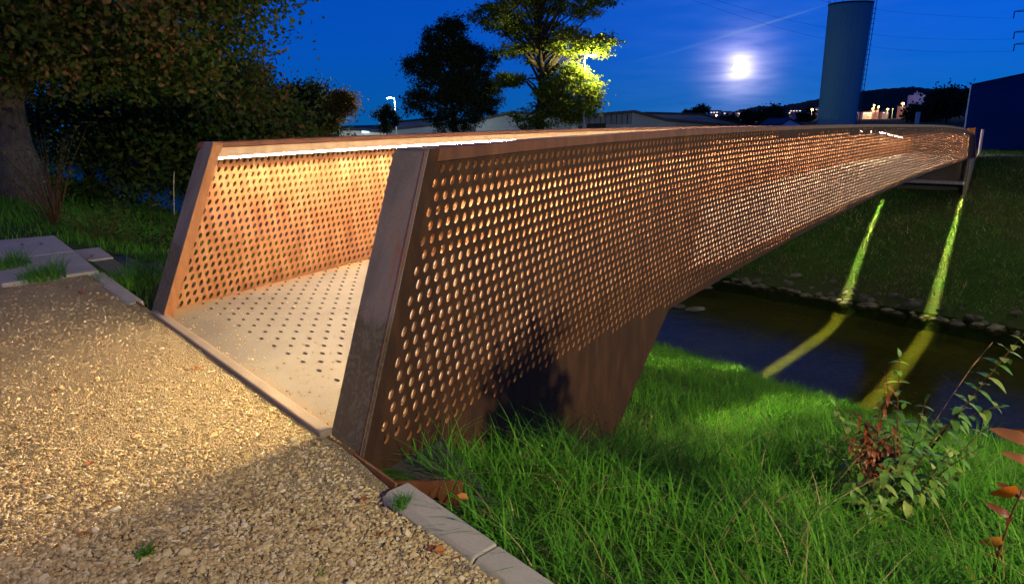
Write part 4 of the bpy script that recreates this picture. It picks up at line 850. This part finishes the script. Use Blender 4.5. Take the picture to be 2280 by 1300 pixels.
house('flat-roofed lit house at the left end of the hillside village', 1590, 256, 24, 7, 420, HM[0], 'wyw', False)
house('low pale house, second from the left in the village', 1617, 258, 18, 7, 420, HM[0], 'w', False)
house('white apartment house left of the dark village trees', 1648, 261, 18, 10, 400, HM[2], 'wwy', False)
house('small purple-lit house below the white apartment house', 1652, 272, 14, 6, 330, HM[0], 'w')
house('flat lit house beside a dark tree in the village', 1659, 258, 12, 8, 405, HM[2], 'ww', False)
house('apartment house with bright white windows in mid village', 1704, 253, 20, 8, 430, HM[0], 'www', False)
house('pink house below the apartment house with white windows', 1706, 262, 16, 9, 400, HM[1], 'y')
house('long low lit house right of the tall village tree', 1766, 252, 26, 6, 430, HM[0], 'wyww', False)
house('steep-roofed pink house lit by a street lamp near the tower', 1792, 262, 16, 10, 380, HM[1], 'y')
house('small white house touching the tower silhouette', 1817, 251, 8, 9, 420, HM[2], 'ww', False)
house('pink house just right of the tower', 1908, 257, 10, 7, 400, HM[1], 'w')
house('low building with cyan lit front right of the tower', 1927, 257, 20, 6, 390, HM[2], 'ccc', False)
house('orange-lit house under three close street lamps', 1946, 254, 14, 8, 400, HM[1], 'yy')
house('small dark house between the orange street lamps', 1968, 255, 14, 5, 400, HM[0], 'w')
house('pink block left of the white silo', 2006, 250, 12, 12, 400, HM[1], '', False)
house('low pale building at the foot of the white silo', 2026, 252, 18, 7, 395, HM[1], 'y', False)
house('low dark house with two white lights by the big round tree', 2092, 249, 26, 5, 330, HM[0], 'w', False)
# silo
t = thing('silo', 'white block-shaped silo tower with roof cabin on the hillside', 'building', tuple(on_y(2036, 252, 420))); mb = MB(); k_ = 420/FPX; mb.box((0, 0, 18*k_), (25*k_, 20*k_, 38*k_)); mb.build('wall', plain('silo_white', (.62, .66, .75)), t)
mb = MB(); mb.box((0, 0, 39*k_), (8*k_, 8*k_, 5*k_)); mb.box((9*k_, 0, 39*k_), (5*k_, 5*k_, 3*k_)); mb.build('roof_cabin', HM[2], t)
mb = MB(); mb.tube([(0, 0, 41*k_), (0, 0, 46*k_)], .4, 4); mb.build('mast', HM[0], t)

# ------------------------------------------------------------------ lamps
BU = {'o': emit('bulb_orange', (1.0, .36, .05), 2.6), 'y': emit('bulb_yellow', (1.0, .66, .10), 2.0), 'w': emit('bulb_white', (.8, .95, 1.0), 3), 'c': emit('bulb_cyan', (.08, 1.0, .75), 1.6)}
M_POLE = plain('galvanised_pole', (.35, .38, .4), .5, .3)
def bulb_mesh(r, m_):
    bm = bmesh.new(); bmesh.ops.create_icosphere(bm, subdivisions=2, radius=r); me = bpy.data.meshes.new('bulb'); bm.to_mesh(me); bm.free(); me.materials.append(m_); return me
bms = {k_: bulb_mesh(.62, m_) for k_, m_ in BU.items()}
def vlamp(label, px, py, c, y=385, h=14, s=1.0):
    p = on_y(px, py, y); t = thing('street_lamp', label, 'street lamp', (p.x, y, p.z-h/FPX*y), group='lamps in the hillside village'); hh = h/FPX*y
    mb = MB(); mb.tube([(0, 0, -3), (0, 0, hh)], .12, 5); mb.build('pole', M_POLE, t); o = link('bulb', bms[c], None, t); o.location = (0, 0, hh); o.scale = (s, s, s*.8)
    if s > .8: l = bpy.data.lights.new('lamp', 'POINT'); l.energy = 3500*s; l.color = {'o': (1, .45, .12), 'y': (1, .8, .25), 'w': (.8, .95, 1), 'c': (.2, 1, .8)}[c]; l.shadow_soft_size = .5; q_ = bpy.data.objects.new('lamp', l); sc.collection.objects.link(q_); q_.parent = t; q_.location = (0, -1.2, hh)
    return t
for lab, px, py, c, s in [('orange street lamp leftmost in the village', 1595, 257, 'o', 1), ('small warm lamp just below the leftmost village lamp', 1591, 261, 'w', .6), ('yellow street lamp before the white apartment house', 1645, 257, 'y', .8), ('orange lamp left of the pink village house', 1691, 251, 'o', .9), ('yellow lamp above the pink village house', 1700, 254, 'y', .7), ('yellow lamp below the long low lit house', 1758, 252, 'y', .8), ('bright orange street lamp left of the tower', 1808, 244, 'o', 1.4),
                          ('upper left orange lamp of the three close lamps right of the tower', 1946, 235, 'o', 1), ('right-hand orange lamp of the three close lamps', 1956, 238, 'o', 1), ('lowest orange lamp of the three close lamps', 1943, 242, 'o', 1), ('yellow street lamp between the lamp trio and the silo', 1976, 244, 'y', 1.2), ('small yellow lamp right of the single yellow lamp', 1988, 243, 'y', .6), ('brightest orange street lamp left of the silo', 2010, 231, 'o', 1.6),
                          ('bright white lamp below the big round tree', 2083, 243, 'w', 1.3), ('small white lamp right of the brightest white one', 2096, 242, 'w', .7), ('faint white lamp under the big round tree', 2102, 243, 'w', .5), ('cyan lamp left of the blue hall edge', 2143, 238, 'c', .8), ('cyan lamp touching the blue hall edge', 2153, 237, 'c', .8)]:
    vlamp(lab, px, py, c, s=s*.9)
def street_lamp(label, px, py_head, y, col_, W, emis, arm=.8, ground=G0):
    p = on_y(px, py_head, y); t = thing('street_lamp', label, 'street lamp', (p.x, y, ground)); h = p.z-ground
    mb = MB(); mb.tube([(arm*.35, 0, 0), (arm*.35, 0, h*.5), (arm*.35, 0, h-.15)], [.09, .075, .06], 8); mb.build('pole', M_POLE, t)
    mb = MB(); mb.tube([(arm*.35, 0, h-.2), (arm*.2, 0, h), (-arm*.3, 0, h+.06)], [.045, .04, .035], 6); mb.build('arm', M_POLE, t)
    mb = MB(); mb.box((-arm*.35, 0, h+.05), (.75, .28, .10), 0, .8); mb.build('lamp_head', M_POLE, t)
    mb = MB(); mb.box((-arm*.35, 0, h-.035), (.6, .24, .07)); mb.build('lens', emit('lens_'+str(int(px)), col_, emis), t)
    l = bpy.data.lights.new('lamp', 'POINT'); l.energy = W; l.color = col_; l.shadow_soft_size = .15; lo_ = bpy.data.objects.new('lamp', l); sc.collection.objects.link(lo_); lo_.parent = t; lo_.location = (-arm*.35, 0, h-.3); return t
street_lamp('tall street lamp with bright bluish-white head in the middle distance', 873, 218, 82, (.95, .92, .75), 7000, 300, .9)
street_lamp('slim street lamp whose light falls on the spreading tree', 1310, 123, 54.0, (1.0, .82, .30), 5500, 60, -.9)

# street lamp on the path behind the photographer (it lights the foreground grass and gravel)
t = thing('street_lamp', 'path street lamp behind the viewpoint', 'street lamp', (-7.4, -4.6, 0)); mb = MB(); mb.tube([(0, 0, 0), (0, 0, 5.6)], [.08, .05], 8); mb.build('pole', M_POLE, t)
mb = MB(); mb.box((.25, 0, 5.68), (.7, .25, .1), 0, .8); mb.build('lamp_head', M_POLE, t)
l = bpy.data.lights.new('lamp', 'SPOT'); l.energy = LAMP_W; l.color = LAMP_COL; l.shadow_soft_size = .12; l.spot_size = math.radians(150); l.spot_blend = .5
lo_ = bpy.data.objects.new('lamp', l); sc.collection.objects.link(lo_); lo_.parent = t; lo_.location = (.3, 0, 5.55); lo_.rotation_euler = (math.radians(52), 0, math.radians(-44))

t = thing('street_lamp', 'added unseen street lamp beside the path downstream of the bridge', 'street lamp', (7.6, -6.4, 0)); mb = MB(); mb.tube([(0, 0, 0), (0, 0, 6.6)], [.08, .05], 8); mb.build('pole', M_POLE, t)  # added lamp out of view, brightening the bank grass and far shore
mb = MB(); mb.box((0, .25, 6.68), (.25, .7, .1), 0, .8); mb.build('lamp_head', M_POLE, t)
l = bpy.data.lights.new('lamp', 'SPOT'); l.energy = LAMPB_W; l.color = LAMPB_COL; l.shadow_soft_size = .15; l.spot_size = math.radians(84); l.spot_blend = .9
lo_ = bpy.data.objects.new('lamp', l); sc.collection.objects.link(lo_); lo_.parent = t; lo_.location = (0, .3, 6.55); lo_.rotation_euler = (math.radians(64), 0, math.radians(10))
t = thing('street_lamp', 'added street lamp beyond the right frame edge, brightening the far bank', 'street lamp', (33.0, 26.5, -1.0)); mb = MB(); mb.tube([(0, 0, 0), (0, 0, 6.0)], [.08, .05], 8); mb.build('pole', M_POLE, t)  # unseen lamp added to lift the dark far bank
mb = MB(); mb.box((-.25, 0, 6.08), (.7, .25, .1), 0, .8); mb.build('lamp_head', M_POLE, t)
l = bpy.data.lights.new('lamp', 'SPOT'); l.energy = 5000; l.spot_size = math.radians(110); l.spot_blend = .7; l.color = (1, .88, .5); l.shadow_soft_size = .12; lo_ = bpy.data.objects.new('lamp', l); sc.collection.objects.link(lo_); lo_.parent = t; lo_.location = (-.3, 0, 5.9); lo_.rotation_euler = Vector((1, .55, .75)).to_track_quat('Z', 'Y').to_euler()
# added area lights under both chords, imitating light leaking past the deck edges
for off_ in (-.03, WID+.03):
    for k_ in range(10):
        s0, s1 = 7.0+k_*3.0, 7.0+(k_+1)*3.0; a_, b_ = plan(s0, off_), plan(s1, off_); zz = float(min(zbot(s0), zbot(s1)))-.06; d_ = b_-a_
        l = bpy.data.lights.new('added_stripe_light', 'AREA'); l.shape = 'RECTANGLE'; l.size = float(np.hypot(*d_)); l.size_y = .03; l.energy = STRIPE_W; l.color = (1, .90, .38); l.spread = math.radians(6 if s0 > 11 else 24)
        o = bpy.data.objects.new('added_stripe_light', l); sc.collection.objects.link(o); o.parent = BR; o.location = (*((a_+b_)/2), zz); o.rotation_euler = (0, 0, math.atan2(d_[1], d_[0]))

# added area lights under both rail ends, boosting the spill over the path
for u_, off_, e_ in ((1.25, .17, 1), (2.2, WID-.17, .10)):
    p_ = plan(u_, off_); t_ = plan(u_+.1, off_)-plan(u_, off_); t_ /= np.hypot(*t_); c_ = plan(u_, WID/2)-p_; c_ /= np.hypot(*c_)
    l = bpy.data.lights.new('added_spill_light', 'AREA'); l.shape = 'RECTANGLE'; l.size = .10; l.size_y = .05; l.energy = ENTR_W*e_; l.color = (1, .72, .27); l.spread = math.radians(120)
    o = bpy.data.objects.new('added_spill_light', l); sc.collection.objects.link(o); o.parent = BR; o.location = (p_[0], p_[1], 1.18); o.rotation_euler = Vector((t_[0]-c_[0]*.65, t_[1]-c_[1]*.65, .42)).to_track_quat('Z', 'Y').to_euler()

# ------------------------------------------------------------------ moon, contrail, pylon and cables
MD = 3500.0; mp_ = CAM+MOON_DIR*MD
bm = bmesh.new(); bmesh.ops.create_icosphere(bm, subdivisions=4, radius=14/FPX*MD*.98); me = bpy.data.meshes.new('moon'); bm.to_mesh(me); bm.free(); me.materials.append(emit('moon_glow', (1, .97, .93), 6)); 
o = link('moon', me); o.location = mp_; tag(o, 'bright full moon with a hazy ring low in the blue sky', 'moon')
m_ = bpy.data.materials.new('contrail_vapour'); m_.use_nodes = True; nt = m_.node_tree; nt.nodes.clear(); out = N(nt, 'ShaderNodeOutputMaterial'); em = N(nt, 'ShaderNodeEmission'); em.inputs[0].default_value = (.22, .42, .85, 1); em.inputs[1].default_value = .75
tr2 = N(nt, 'ShaderNodeBsdfTransparent'); mxx = N(nt, 'ShaderNodeMixShader'); lw = N(nt, 'ShaderNodeLayerWeight'); lw.inputs[0].default_value = .5
uvn = N(nt, 'ShaderNodeUVMap'); su = N(nt, 'ShaderNodeSeparateXYZ'); L(nt, uvn.outputs[0], su.inputs[0]); rp = ramp(nt, [(0, 0.0), (.35, .15), (.5, .75), (.68, .5), (1, 0.0)], su.outputs[0]); nn_ = noise(nt, 6, 4, .6, uvn.outputs[0])
fac = mth(nt, 'MULTIPLY', mth(nt, 'MULTIPLY', rp.outputs[0], mth(nt, 'POWER', mth(nt, 'SUBTRACT', 1.0, lw.outputs['Facing']), 2.0)), mth(nt, 'MULTIPLY_ADD', nn_, .8, .1)); L(nt, fac, mxx.inputs[0]); L(nt, tr2.outputs[0], mxx.inputs[1]); L(nt, em.outputs[0], mxx.inputs[2]); L(nt, mxx.outputs[0], out.inputs[0])
pts = [on_y(px, py, 2600) for px, py in ((1400, 140), (1500, 116), (1600, 86), (1680, 61), (1760, 37), (1850, 8))]; V = []; uv = []; n = 10
for i, p_ in enumerate(pts):
    rr_ = 6.5*(1.3-.1*i)
    for k_ in range(n): V.append((p_.x, p_.y+rr_*math.cos(2*PI*k_/n), p_.z+rr_*math.sin(2*PI*k_/n))); uv.append((i/5, k_/n))
f = [(i*n+k_, i*n+(k_+1) % n, (i+1)*n+(k_+1) % n, (i+1)*n+k_) for i in range(len(pts)-1) for k_ in range(n)]
tag(link('contrail', arrmesh('contrail', V, [np.array(f)], uv=uv, smooth=True), m_), 'thin pale aircraft trail rising to the right above the moon', 'contrail')
M_STEEL = plain('pylon_steel', (.06, .07, .09))
yp = 160; t = thing('pylon', 'lattice electricity pylon with hanging insulators at the right edge', 'pylon', (on_y(2292, 200, yp).x, yp, G0)); B = Vector(t.location)
ztp = on_y(2285, 10, yp).z-G0
mb = MB(); legs = [(-1.4, -1.4), (1.4, -1.4), (1.4, 1.4), (-1.4, 1.4)]; hts = np.linspace(0, ztp, 12); pts_ = [[Vector((a*(1-.72*h/ztp), b2_*(1-.72*h/ztp), h)) for h in hts] for a, b2_ in legs]
for l_ in pts_: mb.tube(l_, .12, 4)
for i in range(len(hts)-1):
    for k_ in range(4): mb.tube([pts_[k_][i], pts_[(k_+1) % 4][i+1]], .05, 3); mb.tube([pts_[(k_+1) % 4][i], pts_[k_][i+1]], .05, 3)
mb.build('lattice', M_STEEL, t)
tips = []
for py in (26, 72, 99):
    z_ = on_y(2270, py, yp).z-G0; mb = MB(); tip = Vector((on_y(2259, py, yp).x-B.x, 0, z_)); mb.tube([Vector((3, 0, z_)), tip], .1, 4); mb.tube([Vector((0, 0, z_+1.0)), tip], .06, 3); mb.build('cross_arm', M_STEEL, t)
    mb = MB(); mb.tube([tip, tip-Vector((0, 0, 1.5))], .12, 6); mb.build('insulator', M_STEEL, t); tips.append(tip+B-Vector((0, 0, 1.5)))
for i, (tp, (px, py)) in enumerate(zip(tips, ((1150, -160), (1250, -60), (1330, -20)))):
    e = on_y(px, py-60, 120); pts_ = [tp.lerp(e, k_/16)-Vector((0, 0, 5*math.sin(PI*k_/16))) for k_ in range(17)]; mb = MB(); mb.tube(pts_, .02, 3)
    tag(mb.build('power_cable', M_STEEL), ('highest', 'middle', 'lowest')[i]+' of the faint power cables strung from the pylon', 'cable', 'power cables')
# thin marker post and bollard on the far bank
mb = MB(); p0 = on_y(2176, 344, 33.2); p1 = on_y(2190, 300, 33.2); mb.box(((p0.x+p1.x)/2, 33.2, (p0.z+p1.z)/2), (.09, .09, p1.z-p0.z+.5)); tag(mb.build('marker_post', plain('pale_post', (.5, .45, .45))), 'pale slim post standing at the far end of the bridge', 'post')
mb = MB(); p0 = on_y(2043, 262, 90); mb.box((p0.x, 90, p0.z-1), (.45, .3, 3.4)); tag(mb.build('marker_post', plain('blue_post', (.25, .4, .5))), 'small bluish sign post in the dark field behind the bridge', 'post')
# far path strip
fp = MB(); fp.prism([(*xy(38.2, -3), -.66), (*xy(39.6, -3), -.66), (*xy(39.6, 30), -.66), (*xy(38.2, 30), -.66)], [(*xy(38.2, -3), -.56), (*xy(39.6, -3), -.56), (*xy(39.6, 30), -.56), (*xy(38.2, 30), -.56)])
tag(fp.build('footpath', conc_mat('path_grey', (.3, .26, .26))), kind='structure')
